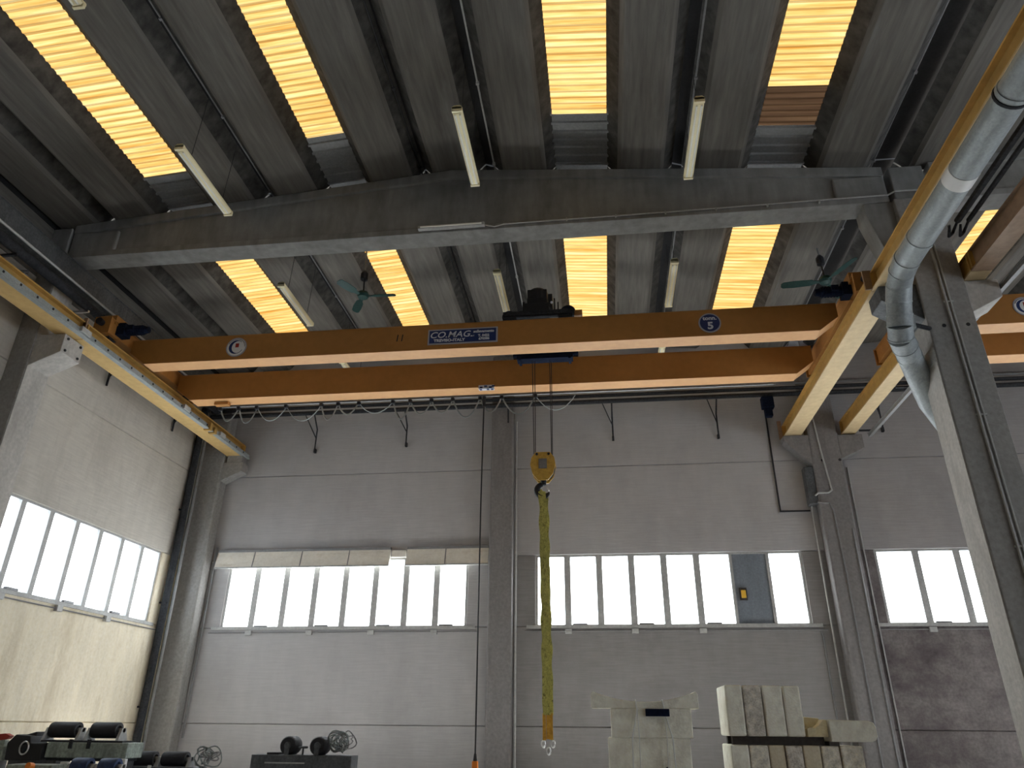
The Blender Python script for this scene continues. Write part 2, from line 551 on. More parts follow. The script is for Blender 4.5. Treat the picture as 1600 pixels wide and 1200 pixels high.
# windows ----------------------------------------------------------
def window_back(idx, x0, x1, panes, solid=None):
    z0, z1 = 4.05, 5.93
    w = struct_empty('window_%d' % idx, (x0, 20, z0))
    fr = MB()
    fr.box(x0, x1, 20.03, 20.15, z0, z0 + 0.05).box(x0, x1, 20.03, 20.15, z1 - 0.05, z1)
    fr.box(x0, x0 + 0.06, 20.03, 20.15, z0 + 0.05, z1 - 0.05).box(x1 - 0.06, x1, 20.03, 20.15, z0 + 0.05, z1 - 0.05)
    fr.build('frame', FRAME, w)
    # reveal sill that carries the opening gear
    MB().box(x0 - 0.25, x1 + 0.25, 19.965, 20.03, z0 - 0.05, z0 + 0.03).build('sill', FRAME, w)
    n = len(panes)
    for (a, b) in panes:
        MB().box(a, b, 20.09, 20.1, z0 + 0.05, z1 - 0.05).build('pane', PANE, w)
    cuts = [panes[i][1] for i in range(n - 1) if abs(panes[i][1] - panes[i + 1][0]) < 0.3]
    for i in range(n - 1):
        a, b = panes[i][1], panes[i + 1][0]
        if b - a < 0.3:
            MB().box(a - 0.005, b + 0.005, 20.02, 20.15, z0 + 0.05, z1 - 0.05).build('mullion', FRAME, w)
    if solid:
        MB().box(solid[0], solid[1], 20.06, 20.12, z0 + 0.05, z1 - 0.05).build('solid_panel', DOOR_BLUE, w)
        MB().box(solid[0] - 0.01, solid[0] + 0.07, 20.02, 20.15, z0 + 0.05, z1 - 0.05).build('mullion', FRAME, w)
        MB().box(solid[1] - 0.07, solid[1] + 0.01, 20.02, 20.15, z0 + 0.05, z1 - 0.05).build('mullion', FRAME, w)
    # opening gear: a rod under the sill with small boxes, and latch handles
    MB().tube([(x0 - 0.3, 19.97, z0 - 0.12), (x1 + 0.35, 19.97, z0 - 0.12)], 0.014, 6).build('opening_rod', CONDUIT, w)
    for i in range(0, n - 1, 2):
        x = (panes[i][1] + panes[i + 1][0]) / 2
        MB().box(x - 0.09, x + 0.09, 19.93, 19.998, z0 - 0.19, z0 - 0.07).build('gear_box', PVC, w, bevel=0.01)
        MB().box(x + 0.12, x + 0.5, 19.99, 20.03, z0 + 0.03, z0 + 0.075).build('latch', CONDUIT, w)
    portal((x0 + x1) / 2, 19.99, (z0 + z1) / 2, x1 - x0, z1 - z0, (-R90, 0, 0))
    return w


def split(x0, x1, n, g=0.16):
    p = (x1 - x0) / n
    return [(x0 + i * p + (g / 2 if i else 0.06), x0 + (i + 1) * p - (g / 2 if i < n - 1 else 0.06)) for i in range(n)]


window_back(1, -10.66, -3.68, split(-10.66, -3.68, 8))
pn = split(-1.80, 3.40, 6)
window_back(2, -1.80, 5.27, pn + [(4.45, 5.21)], solid=(3.40, 4.42))
window_back(3, 7.12, 14.2, split(7.12, 14.2, 7))


def window_left(idx, y0, y1, n):
    z0, z1 = 4.05, 5.93
    w = struct_empty('window_%d' % idx, (-12.05, y0, z0))
    fr = MB()
    fr.box(-12.2, -12.08, y0, y1, z0, z0 + 0.05).box(-12.2, -12.08, y0, y1, z1 - 0.05, z1)
    fr.box(-12.2, -12.08, y0, y0 + 0.06, z0 + 0.05, z1 - 0.05).box(-12.2, -12.08, y1 - 0.06, y1, z0 + 0.05, z1 - 0.05)
    fr.build('frame', FRAME, w)
    MB().box(-12.08, -12.02, y0 - 0.2, y1 + 0.25, z0 - 0.05, z0 + 0.03).build('sill', FRAME, w)
    ps = split(y0, y1, n, 0.13)
    for (a, b) in ps:
        MB().box(-12.15, -12.14, a, b, z0 + 0.05, z1 - 0.05).build('pane', PANE, w)
    for i in range(n - 1):
        MB().box(-12.2, -12.07, ps[i][1] - 0.005, ps[i + 1][0] + 0.005, z0 + 0.05, z1 - 0.05).build('mullion', FRAME, w)
    MB().tube([(-12.01, y0 - 0.2, z0 - 0.13), (-12.01, y1 + 0.4, z0 - 0.13)], 0.016, 6).build('opening_rod', CONDUIT, w)
    for i in range(0, n - 1, 2):
        y = (ps[i][1] + ps[i + 1][0]) / 2
        MB().box(-12.04, -11.95, y - 0.09, y + 0.09, z0 - 0.19, z0 - 0.06).build('gear_box', PVC, w, bevel=0.01)
        MB().box(-12.07, -12.0, y + 0.12, y + 0.45, z0 + 0.03, z0 + 0.08).build('latch', CONDUIT, w)
    portal(-12.04, (y0 + y1) / 2, (z0 + z1) / 2, z1 - z0, y1 - y0, (0, -R90, 0))


window_left(4, 12.66, 18.72, 7)

# amber warning box fixed to the blue-grey panel
wbx = thing('warning_light', 'small amber box on the blue-grey panel between the far windows', 'light', (3.66, 20.055, 4.75))
MB().box(3.57, 3.75, 20.0, 20.06, 4.68, 4.99).build('backing', BATTEN, wbx)
MB().box(3.60, 3.72, 19.97, 20.0, 4.73, 4.93).build('lens', AMBERLAB, wbx, bevel=0.01)

# ------------------------------------------------------------------ ceiling


def roof_z(x):
    if x <= 6.37:
        return 12.67 - 0.0902 * abs(x + 2.9)
    return max(11.85, 12.67 - 0.0902 * abs(x - 15.2))


ceil = struct_empty('ceiling', (0, 12, 12))
ELS = [-11.55, -10.20, -7.87, -6.42, -4.25, -2.86, -1.28, 1.18, 2.76, 5.20, 7.0, 8.40, 10.8, 12.2]
FW, TW, TH = 0.42, 0.69, 0.32
BAYY = [(4.35, 12.27), (12.31, 19.99)]


def element(xc, y0, y1):
    s = -0.0902 if (xc > -2.9 and xc < 6.37) or xc > 15.2 else 0.0902
    z0 = roof_z(xc)
    if xc < -2.9 + 0.3 and xc > -2.9 - 0.3:
        s = 0
    # cross-section of the wing-shaped slab: flat bottom, chamfers, raised wings
    lo = [(-TW, TH), (-0.48, 0.07), (-0.40, 0.012), (0.40, 0.012), (0.48, 0.07), (TW, TH)]
    hi = [(TW - 0.06, TH + 0.05), (0.40, 0.14), (0.33, 0.09), (-0.33, 0.09), (-0.40, 0.14), (-TW + 0.06, TH + 0.05)]
    poly = [(xc + px, z0 + pz + s * px) for px, pz in lo + hi]
    n = len(poly)
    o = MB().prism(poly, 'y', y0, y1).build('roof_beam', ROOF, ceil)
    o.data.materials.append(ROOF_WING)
    for p in o.data.polygons:            # the flanks of the slab get a darker, rougher material than the flat
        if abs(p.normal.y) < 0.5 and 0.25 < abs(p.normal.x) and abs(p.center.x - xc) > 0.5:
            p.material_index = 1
    return o


for (y0, y1) in BAYY:
    for xc in ELS:
        element(xc, y0, y1)


def sheet(x0, x1, y0, y1, name, m, period, amp, zoff=0.0, steps=8, trapezoid=False, rise=0.0):
    """corrugated sheet between two wing tips, its waves running across"""
    ny = max(2, int((y1 - y0) / period * steps))
    vs, fs = [], []
    nx = 7
    for j in range(ny + 1):
        y = y0 + (y1 - y0) * j / ny
        ph = (y / period) % 1.0
        if trapezoid:
            wv = amp * (1 if ph < 0.7 else -1)
        else:
            wv = amp * math.sin(2 * math.pi * ph)
        for i in range(nx):
            t = i / (nx - 1)
            x = x0 + (x1 - x0) * t
            vs.append((x, y, roof_z(x0) * (1 - t) + roof_z(x1) * t + TH + zoff + wv + rise * math.sin(math.pi * t)))
    for j in range(ny):
        for i in range(nx - 1):
            a = j * nx + i
            fs.append((a, a + 1, a + nx + 1, a + nx))
    o = MB().add(vs, fs).build(name, m, ceil, fix=False)
    o.data.shade_smooth() if not trapezoid else None
    return o


SKY = [(-10.20, -7.87), (-6.42, -4.25), (-1.28, 1.18), (2.76, 5.20), (8.40, 10.8)]
AMB_END = [11.25, 10.87, 10.80, 10.2, 10.9]
for (a, b), ye in zip(SKY, AMB_END):
    x0, x1 = a + TW - 0.05, b - TW + 0.05
    s1 = sheet(x0, x1, 4.35, ye, 'skylight_sheet', AMBER, 0.146, 0.02)
    lab(s1, 'translucent amber corrugated sheet')
    if a == 2.76:
        s2 = sheet(x0, x1, ye, 11.22, 'skylight_sheet', AMBER_OLD, 0.146, 0.02)
        lab(s2, 'grimy brown corrugated sheet')
        ye = 11.22
    lab(sheet(x0, x1, ye - 0.05, 13.3, 'metal_sheet', GALV_DK, 0.24, 0.014, zoff=-0.03, steps=10, trapezoid=True, rise=0.0), 'grey ribbed metal sheet')
    lab(sheet(x0, x1, 13.2, 19.2, 'skylight_sheet', AMBER, 0.146, 0.02), 'translucent amber corrugated sheet')
    lab(sheet(x0, x1, 19.15, 19.99, 'metal_sheet', GALV_DK, 0.24, 0.014, zoff=-0.03, steps=10, trapezoid=True, rise=0.0), 'grey ribbed metal sheet')
for a, b in zip(ELS[:-1], ELS[1:]):
    if (a, b) in SKY:
        continue
    x0, x1 = a + TW - 0.1, b - TW + 0.1
    for (y0, y1) in BAYY:
        MB().add([(x0, y0, roof_z(a) + TH + 0.03), (x1, y0, roof_z(b) + TH + 0.03), (x1, y1, roof_z(b) + TH + 0.03), (x0, y1, roof_z(a) + TH + 0.03),
                  (x0, y0, roof_z(a) + TH + 0.1), (x1, y0, roof_z(b) + TH + 0.1), (x1, y1, roof_z(b) + TH + 0.1), (x0, y1, roof_z(a) + TH + 0.1)],
                 [(0, 3, 2, 1), (4, 5, 6, 7), (0, 1, 5, 4), (1, 2, 6, 5), (2, 3, 7, 6), (3, 0, 4, 7)]).build('joint_cover', ROOF_TOP, ceil)
# the rest of the roof, beyond the picture
MB().box(-12.25, 24.2, -10.2, 4.35, 12.0, 12.2).build('roof_deck', ROOF, ceil)
MB().box(12.8, 24.2, 4.35, 20.2, 12.9, 13.1).build('roof_deck', ROOF, ceil)
MB().box(-12.25, -12.05, 4.35, 20.2, 11.8, 12.6).build('eaves_strip', ROOF_TOP, ceil)
MB().box(-12.25, 24.2, 4.25, 4.35, 12.0, 13.4).build('eaves_strip', ROOF_TOP, ceil)
for (y0, y1) in [(12.27, 12.31)]:
    MB().box(-12.05, 12.8, 12.2, 12.4, 13.3, 13.35).build('joint_cover', ROOF_TOP, ceil)

# ------------------------------------------------------------------ concrete frame


def roof_girder(name, x0, x1, xr, label):
    t = thing(name, label, 'beam', ((x0 + x1) / 2, 12.28, 11.0))
    zb = 11.0

    def top(x):
        return 12.67 - 0.0902 * abs(x - xr)
    web = MB()
    web.prism([(x0, zb + 0.05), (x1, zb + 0.05), (x1, top(x1) - 0.2), (xr, top(xr) - 0.2), (x0, top(x0) - 0.2)], 'y', 12.10, 12.46)
    web.build('web', BEAM, t)
    MB().prism([(x0, top(x0) - 0.22), (xr, top(xr) - 0.22), (x1, top(x1) - 0.22), (x1, top(x1)), (xr, top(xr)), (x0, top(x0))], 'y', 12.03, 12.53).build('top_flange', BEAM, t, bevel=0.015)
    MB().prism([(12.03, zb), (12.53, zb), (12.53, zb + 0.14), (12.46, zb + 0.2), (12.10, zb + 0.2), (12.03, zb + 0.14)], 'x', x0 + 0.01, x1 - 0.01).build('bottom_flange', BEAM, t, bevel=0.01)
    for (a, b) in [(x0, x0 + 1.1), (x1 - 1.0, x1)]:
        z = min(top(a), top(b)) - 0.2
        MB().prism([(a, zb + 0.1), (b, zb + 0.1), (b, z), (a, z)], 'y', 12.035, 12.525).build('end_block', BEAM, t, bevel=0.04)
    return t


roof_girder('roof_girder', -11.56, 5.93, -2.9, 'long double-pitched grey concrete roof beam spanning above the orange crane')
roof_girder('roof_girder', 6.82, 16.0, 15.2, 'grey concrete roof beam at right, behind the galvanised duct')


def corbel(x0, x1, y0, y1, top, tip, drop):
    """bracket from column face x0 out to x1"""
    return MB().prism([(x0, top), (x1, top), (x1, top - tip), (x0, top - tip - drop)], 'y', y0, y1)


def bolt(mb, x, y, z, axis='y'):
    d = {'y': (0, -0.02, 0), 'x': (0.02, 0, 0)}[axis]
    mb.cyl((x, y, z), (x + d[0], y + d[1], z + d[2]), 0.03, 0.03, 8)


# right-hand column near the camera
cr = thing('concrete_column', 'tall grey concrete column in the right foreground, with a left face coloured pale as lit', 'column', (6.37, 12.28, 0))
MB().box(5.96, 6.78, 11.95, 12.6, 0, 11.0).build('shaft', COLUMN, cr, bevel=0.02)
MB().box(6.05, 6.70, 12.05, 12.5, 10.99, 11.86).build('column_head', BEAM, cr, bevel=0.02)
corbel(5.97, 5.30, 12.0, 12.55, 9.06, 0.3, 0.45).build('corbel', MACH_DK, cr, bevel=0.015)
corbel(6.77, 7.36, 11.98, 12.57, 9.06, 0.36, 0.3).build('corbel', COLUMN_PALE, cr, bevel=0.015)
MB().prism([(5.97, 10.995), (5.42, 10.995), (5.42, 10.75), (5.66, 9.7), (5.97, 9.7)], 'y', 12.05, 12.5).build('knee', BEAM, cr, bevel=0.015)
fp = MB().box(5.945, 5.962, 11.97, 12.58, 0.2, 7.5)  # thin plate whose pale colour stands for light on the left face
lab(fp.build('lit_side_face', COLUMN_PALE, cr), 'face coloured pale as lit')
MB().box(5.93, 6.0, 11.97, 12.58, 7.45, 7.75).build('collar', FRAME, cr, bevel=0.02)
h = MB()
for x in (6.22, 6.62):
    h.cyl((x, 11.952, 8.14), (x, 11.944, 8.14), 0.035, 0.035, 10)
h.build('drilled_hole', CABLE, cr)

# left-hand column
cl = thing('concrete_column', 'concrete column against the left wall with a bolted bracket under the crane rail', 'column', (-11.8, 12.28, 0))
MB().box(-12.05, -11.58, 11.95, 12.6, 0, 11.0).build('shaft', COLUMN, cl, bevel=0.02)
MB().box(-12.05, -11.6, 12.0, 12.55, 10.99, 11.8).build('column_head', BEAM, cl, bevel=0.02)
corbel(-11.59, -10.93, 11.98, 12.57, 9.01, 0.42, 0.30).build('corbel', COLUMN_PALE, cl, bevel=0.015)
lab(MB().box(-11.582, -11.568, 11.97, 12.58, 0.2, 8.3).build('lit_side_face', COLUMN_PALE, cl), 'inner face coloured paler as lit')  # inner face painted pale for the light falling on it
lab(MB().box(-11.582, -11.568, 11.97, 12.58, 9.0, 10.9).build('lit_side_face', COLUMN_PALE, cl), 'inner face coloured paler as lit')
for y, z in [(12.08, 8.93), (12.47, 8.93), (12.08, 8.66), (12.47, 8.66)]:
    b_ = MB()
    bolt(b_, -10.93, y, z, 'x')
    b_.build('bolt', DARK, cl)

# columns along the far wall
c1 = thing('concrete_column', 'plain concrete column in the middle of the far wall between the two long windows', 'column', (-2.72, 19.8, 0))
MB().box(-3.05, -2.40, 19.6, 19.998, 0, 12.0).build('shaft', COLUMN_DARK, c1, bevel=0.05)
c2 = thing('concrete_column', 'concrete column on the far wall under the end of the right crane rail', 'column', (6.25, 19.8, 0))
MB().box(5.86, 6.66, 19.6, 19.998, 0, 11.8).build('shaft', COLUMN_DARK, c2, bevel=0.06)
corbel(5.87, 5.2, 19.62, 19.97, 9.06, 0.15, 0.75).build('corbel', COLUMN_DARK, c2, bevel=0.015)
corbel(6.65, 7.30, 19.62, 19.97, 9.04, 0.4, 0.3).build('corbel', COLUMN_DARK, c2, bevel=0.015)
h = MB()
for x in (6.12, 6.58):
    h.cyl((x, 19.602, 8.3), (x, 19.594, 8.3), 0.04, 0.04, 10)
h.build('drilled_hole', CABLE, c2)
MB().box(5.62, 5.858, 19.65, 19.95, 7.1, 8.15).build('haunch_block', MACH_DK, c2, bevel=0.02)
c3 = thing('concrete_column', 'concrete corner column where the left and far walls meet', 'column', (-11.6, 19.6, 0))
MB().box(-12.04, -11.24, 19.55, 19.998, 0, 11.8).build('shaft', COLUMN, c3, bevel=0.06)
corbel(-11.25, -10.62, 19.58, 19.97, 8.80, 0.28, 0.3).build('corbel', COLUMN, c3, bevel=0.015)
MB().box(-11.15, -10.68, 19.6, 19.9, 8.80, 9.015).build('bearing_plate', COLUMN, c3)

# ------------------------------------------------------------------ crane runways


def runway(name, label, x0, x1, zb, zt, m, segs, m2=None):
    xc = (x0 + x1) / 2
    t = thing(name, label, 'rail beam', (xc, segs[0][0], zb))
    for (y0, y1) in segs:
        g = MB()
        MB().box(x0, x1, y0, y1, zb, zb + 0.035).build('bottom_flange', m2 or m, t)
        g.box(xc - 0.10, xc + 0.10, y0, y1, zb + 0.035, zt - 0.03)
        g.box(x0 + 0.03, x1 - 0.03, y0, y1, zt - 0.03, zt)
        g.build('beam_segment', m, t)
        MB().box(xc - 0.03, xc + 0.03, y0, y1, zt, zt + 0.05).build('rail', DARK, t)
        for y in (y0 + 0.02, y1 - 0.06):
            MB().box(x0 + 0.01, x1 - 0.01, y, y + 0.04, zb + 0.03, zt - 0.03).build('end_plate', m, t)
    return t


rl = runway('crane_runway', 'yellow steel crane rail beam along the left wall, with a grey conductor bar', -11.20, -10.73, 9.02, 9.42, RUNWAY, [(3.0, 12.26), (12.28, 19.84)], RUNWAY_LIT)
cb = MB()
cb.box(-10.71, -10.65, 3.0, 19.96, 9.05, 9.15)
cb.box(-10.74, -10.61, 3.0, 19.96, 9.01, 9.04)
lab(cb.build('conductor_bar', GALV, rl), 'grey conductor bar')
ck = MB().box(-10.655, -10.635, 5.0, 5.035, 9.08, 9.12).build('bar_clip', DARK, rl, origin=(-10.645, 5.0, 9.1))
for i in range(1, 34):
    c_ = ck.copy()
    COL.objects.link(c_)
    c_.location.y += i * 0.44
for y in (9.3, 11.98, 16.06, 18.0):
    MB().box(-10.68, -10.58, y, y + 0.3, 9.05, 9.17).build('bar_joint', PVC, rl, bevel=0.01)
MB().box(-10.76, -10.57, 17.4, 17.5, 8.98, 9.2).build('collector_shoe', RUNWAY, rl)
MB().box(-10.76, -10.57, 17.65, 17.77, 8.98, 9.15).build('collector_shoe', RUNWAY, rl)

MB().box(-10.80, -10.715, 12.20, 12.24, 9.16, 9.50).build('splice_plate', RUNWAY_OLD, rl)
rr = runway('crane_runway', 'yellow steel crane rail beam on the right, above the galvanised duct', 5.26, 5.71, 9.08, 9.48, RUNWAY, [(3.0, 12.2), (12.22, 19.95)], RUNWAY_PALE_LIT)
MB().box(5.14, 5.29, 12.15, 12.19, 9.1, 9.51).build('splice_plate', RUNWAY_OLD, rr)
MB().box(5.16, 5.255, 19.86, 19.92, 9.05, 9.6).build('buffer_stop', RUNWAY_OLD, rr)
r2 = runway('crane_runway', 'brownish steel crane rail beam in the next bay, right of the foreground column', 6.80, 7.16, 9.08, 9.5, RUNWAY, [(3.0, 11.7), (11.72, 19.8)], RUNWAY_PALE_LIT)
for s in r2.children:
    if s.name.startswith(('beam_segment', 'bottom_flange')) and min(v.co.y for v in s.data.vertices) < 0.5:
        s.data.materials[0] = RUNWAY_OLD

# ------------------------------------------------------------------ the overhead crane


def bottom_flange(x0, x1, y0, y1, zb, taper=0.42, chop=0.32):
    fb = MB()
    fb.add([(x0 + taper, y0, zb), (x1 - taper, y0, zb), (x1 - taper, y1, zb), (x0 + taper, y1, zb),
            (x0 + taper, y0, zb + 0.012), (x1 - taper, y0, zb + 0.012), (x1 - taper, y1, zb + 0.012), (x0 + taper, y1, zb + 0.012)],
           [(0, 3, 2, 1), (4, 5, 6, 7), (0, 1, 5, 4), (1, 2, 6, 5), (2, 3, 7, 6), (3, 0, 4, 7)])
    for xa, xb in ((x0, x0 + taper), (x1, x1 - taper)):
        fb.add([(xa, y0, zb + chop - 0.012), (xb, y0, zb), (xb, y1, zb), (xa, y1, zb + chop - 0.012),
                (xa, y0, zb + chop), (xb, y0, zb + 0.012), (xb, y1, zb + 0.012), (xa, y1, zb + chop)],
               [(0, 3, 2, 1), (4, 5, 6, 7), (0, 1, 5, 4), (1, 2, 6, 5), (2, 3, 7, 6), (3, 0, 4, 7)])
    return fb


def girder(mb, x0, x1, y0, y1, zb, zt, taper=0.42, chop=0.32):
    fl = 0.015
    body = [(x0, zb + chop), (x0 + taper, zb + 0.012), (x1 - taper, zb + 0.012), (x1, zb + chop), (x1, zt - 0.012), (x0, zt - 0.012)]
    mb.prism(body, 'y', y0 + fl, y1 - fl)
    # top and bottom flange plates standing a little proud
    mb.box(x0, x1, y0, y1, zt - 0.012, zt)
    return mb


def travel_motor(t, x, y, z, side):
    m = MB()
    m.cyl((x, y, z), (x + side * 0.42, y, z), 0.105, 0.105, 14)
    m.cyl((x + side * 0.42, y, z), (x + side * 0.52, y, z), 0.085, 0.075, 14)
    for i in range(6):
        m.cyl((x + side * (0.06 + i * 0.06), y, z), (x + side * (0.08 + i * 0.06), y, z), 0.12, 0.12, 14)
    m.box(x + side * 0.15 - 0.07, x + side * 0.15 + 0.07, y - 0.16, y - 0.08, z - 0.05, z + 0.07)
    m.box(min(x, x - side * 0.2), max(x, x - side * 0.2), y - 0.13, y + 0.13, z - 0.15, z + 0.15)
    m.build('travel_motor', NAVY, t)


def carriage(t, xc, y0, y1, side):
    zr = 9.56
    e = MB()
    e.box(xc - 0.15, xc + 0.15, y0, y1, zr + 0.05, zr + 0.40)
    e.box(xc - 0.19, xc + 0.19, y0, y1, zr + 0.39, zr + 0.405)
    e.box(xc - 0.19, xc + 0.19, y0 + 0.4, y1 - 0.4, zr + 0.035, zr + 0.05)
    ob = e.build('end_carriage', CRANE, t)
    for y in (y0 + 0.35, y1 - 0.35):
        w = MB().lathe([(0.17, -0.06), (0.17, -0.045), (0.14, -0.04), (0.14, 0.04), (0.17, 0.045), (0.17, 0.06)], (xc, y, zr + 0.13), 'x', 18)
        w.build('wheel', DARK, ob)
    for y, s in ((y0, -1), (y1, 1)):
        MB().cyl((xc, y, zr + 0.25), (xc, y + s * 0.14, zr + 0.25), 0.07, 0.085, 12).build('buffer', RUBBER, ob)
        MB().box(xc - 0.2, xc + 0.2, y - 0.02, y + 0.02, zr + 0.0, zr + 0.42).build('end_cap', CRANE, ob)
    return ob


def bridge(name, label, x0, x1, fy, sy, zb, zt1, zt2, cxl, cxr, loc, cy=(12.95, 16.9)):
    t = thing(name, label, 'crane', loc)
    g1 = girder(MB(), x0, x1, fy, fy + 0.41, zb, zt1).build('girder', CRANE, t)
    g2 = girder(MB(), x0, x1, sy, sy + 0.41, zb, zt2).build('girder', CRANE, t)
    for gy, zt, g in ((fy, zt1, g1), (sy, zt2, g2)):
        bottom_flange(x0, x1, gy, gy + 0.41, zb).build('bottom_flange', CRANE_LIT, g)
        MB().box(x0 + 0.2, x1 - 0.2, gy + 0.18, gy + 0.22, zt, zt + 0.04).build('trolley_rail', DARK, g)
    for xc, s in ((cxl, 1), (cxr, -1)):
        if xc is not None:
            carriage(t, xc, cy[0], cy[1], s)
    return t


cz = 9.15
crane = bridge('crane_bridge', 'orange double-girder overhead crane spanning the hall, with blue maker sign and tonnage disc', -10.74, 5.15, 13.75, 15.80, cz, 9.79, 9.87, -10.97, 5.48, (-2.65, 15, 9.15))
travel_motor(crane, -10.62, 13.35, 9.82, 1)
travel_motor(crane, 5.15, 13.35, 9.82, -1)
br = MB()
br.box(-11.12, -10.80, 13.12, 13.5, 9.89, 10.12)
br.cyl((-11.14, 13.1, 9.98), (-10.96, 13.1, 9.98), 0.1, 0.1, 12)
br.build('gearbox', CRANE, crane)
MB().box(5.28, 5.62, 13.12, 13.5, 9.89, 10.12).build('gearbox', CRANE, crane)
fy = 13.763
# maker's sign
sg = MB().box(-3.62, -2.05, fy - 0.012, fy, 9.27, 9.655).build('maker_sign', SIGN_RIM, crane, bevel=0.004)
lab(sg, 'blue and white maker sign')
MB().box(-3.585, -2.085, fy - 0.018, fy - 0.012, 9.305, 9.62).build('sign_face', BLUE_SIGN, sg)
yl = fy - 0.021
text_mesh('CO.MAG.', 0.215, -3.10, 9.435, yl, sx=1.08, shear=0.25, offset=0.002).build('lettering', LETTER, sg, fix=False)
text_mesh('srl', 0.06, -2.60, 9.43, yl).build('lettering', LETTER, sg, fix=False)
text_mesh('TREVISO-ITALY', 0.092, -3.13, 9.335, yl, sx=1.12, offset=0.004).build('lettering', LETTER, sg, fix=False)
text_mesh('sollevamento', 0.088, -2.36, 9.525, yl, sx=0.98, offset=0.004).build('lettering', LETTER, sg, fix=False)
text_mesh('T. 0422', 0.08, -2.36, 9.42, yl, offset=0.004).build('lettering', LETTER, sg, fix=False)
text_mesh('670386', 0.08, -2.35, 9.34, yl, offset=0.004).build('lettering', LETTER, sg, fix=False)
# tonnage disc
td = disc(2.52, fy, 9.465, 0.235, 0.012, 36).build('tonnage_disc', SIGN_RIM, crane)
lab(td, 'round blue disc reading tonn. 5')
disc(2.52, fy - 0.012, 9.465, 0.205, 0.006, 36).build('sign_face', BLUE_SIGN, td)
text_mesh('tonn.', 0.125, 2.525, 9.535, yl, sx=1.1, offset=0.004).build('lettering', LETTER, td, fix=False)
text_mesh('5', 0.235, 2.525, 9.315, yl, sx=1.1, offset=0.008).build('lettering', LETTER, td, fix=False)


def emblem(x, t, par_y, z, r=0.245):
    """round white plate with an open dark letter-C ring and a small red block in its middle"""
    d = disc(x, par_y, z, r, 0.01, 36).build('emblem_disc', SIGN_RIM, t)
    lab(d, 'round white emblem with dark C and red centre')
    disc(x, par_y - 0.010, z, r * 0.9, 0.005, 36).build('sign_face', WHITE, d)
    m = MB()
    n = 30
    y = par_y - 0.016
    vs, fs = [], []
    for i in range(n + 1):
        a = math.radians(48 + i * (285) / n)
        f = i / n
        w = 0.05 + 0.24 * math.sin(math.pi * min(1, max(0, (f - 0.08) / 0.75)))
        ro, ri = r * 0.72, r * (0.72 - w)
        for rad in (ro, ri):
            vs.append((x + rad * math.cos(a), y, z + rad * math.sin(a)))
        for rad in (ro, ri):
            vs.append((x + rad * math.cos(a), y + 0.004, z + rad * math.sin(a)))
    for i in range(n):
        p, q = i * 4, i * 4 + 4
        fs += [(p, q, q + 1, p + 1), (p + 2, p + 3, q + 3, q + 2), (p, p + 2, q + 2, q), (p + 1, q + 1, q + 3, p + 3)]
    m.add(vs, fs).build('emblem_letter', BLUE_SIGN, d)
    MB().box(x - 0.02, x + 0.06, par_y - 0.02, par_y - 0.014, z - 0.01, z + 0.09).build('emblem_mark', REDP, d)
    ring = MB()
    pts = [(x + r * 0.83 * math.cos(a * math.pi / 16), par_y - 0.017, z + r * 0.83 * math.sin(a * math.pi / 16)) for a in range(0, 15)]
    ring.tube(pts, 0.006, 4)
    ring.build('emblem_arc', BLACKP, d)


emblem(-8.12, crane, fy, 9.475)
# hand-painted crane number II
num = MB()
for x in (-4.33, -4.22):
    num.prism([(x - 0.012, 9.41), (x + 0.012, 9.41), (x + 0.03, 9.58), (x + 0.006, 9.58)], 'y', fy - 0.003, fy + 0.001)
lab(num.build('painted_number', BLACKP, crane), 'black painted strokes')
# little blue-white plate under the rear girder
pl = MB().box(-2.80, -2.42, 15.785, 15.90, 9.105, 9.148).box(-2.80, -2.42, 15.780, 15.79, 9.105, 9.20).build('notice_plate', LETTER, crane)
q = MB()
for i, xx in enumerate((-2.77, -2.66, -2.54, -2.47)):
    q.box(xx, xx + 0.07, 15.772, 15.780, 9.115 + 0.03 * (i % 2), 9.155 + 0.03 * (i % 2))
for xx in (-2.78, -2.60, -2.50):
    q.box(xx, xx + 0.06, 15.80, 15.87, 9.100, 9.105)
q.build('notice_print', BLUE_SIGN, pl)
# bits under the left end of the rear girder
MB().box(-9.72, -9.35, 15.95, 16.1, 9.06, 9.14).build('cable_bracket', CRANE, crane)

crane2 = bridge('crane_bridge', 'second orange overhead crane in the next bay, seen right of the foreground column', 7.35, 16.0, 13.80, 15.25, 9.12, 9.80, 9.78, 6.98, None, (11, 15, 9.12), cy=(13.2, 16.4))
emblem(8.82, crane2, 13.813, 9.50, 0.22)
MB().box(7.72, 7.95, 13.79, 13.815, 9.62, 9.68).build('name_plate', CABLE, crane2)
MB().cyl((7.85, 13.815, 9.38), (7.85, 13.78, 9.38), 0.04, 0.03, 10).build('bolt', CRANE, crane2)

# hoist trolley --------------------------------------------------------
tr = thing('hoist_trolley', 'dark hoist trolley with motors riding on top of the orange crane', 'hoist', (-1.2, 15, 9.85))
f_ = MB()
f_.box(-1.95, -0.35, 13.86, 14.02, 9.97, 10.08).box(-1.95, -0.35, 15.95, 16.1, 10.02, 10.12)
f_.box(-1.85, -1.70, 13.9, 16.05, 9.98, 10.1).box(-0.6, -0.45, 13.9, 16.05, 9.98, 10.1)
f_.build('frame', DARK, tr)
for x in (-1.82, -0.56):
    for y, z in ((13.95, 9.97), (16.0, 10.05)):
        MB().lathe([(0.16, -0.05), (0.16, -0.035), (0.13, -0.03), (0.13, 0.03), (0.16, 0.035), (0.16, 0.05)], (x, y, z), 'y', 18).build('wheel', DARK, tr)
dr = MB().lathe([(0.25, -0.55), (0.25, -0.5), (0.2, -0.5), (0.2, 0.5), (0.25, 0.5), (0.25, 0.55)], (-1.15, 14.95, 10.05), 'x', 20)
dr.build('rope_drum', DARK, tr)
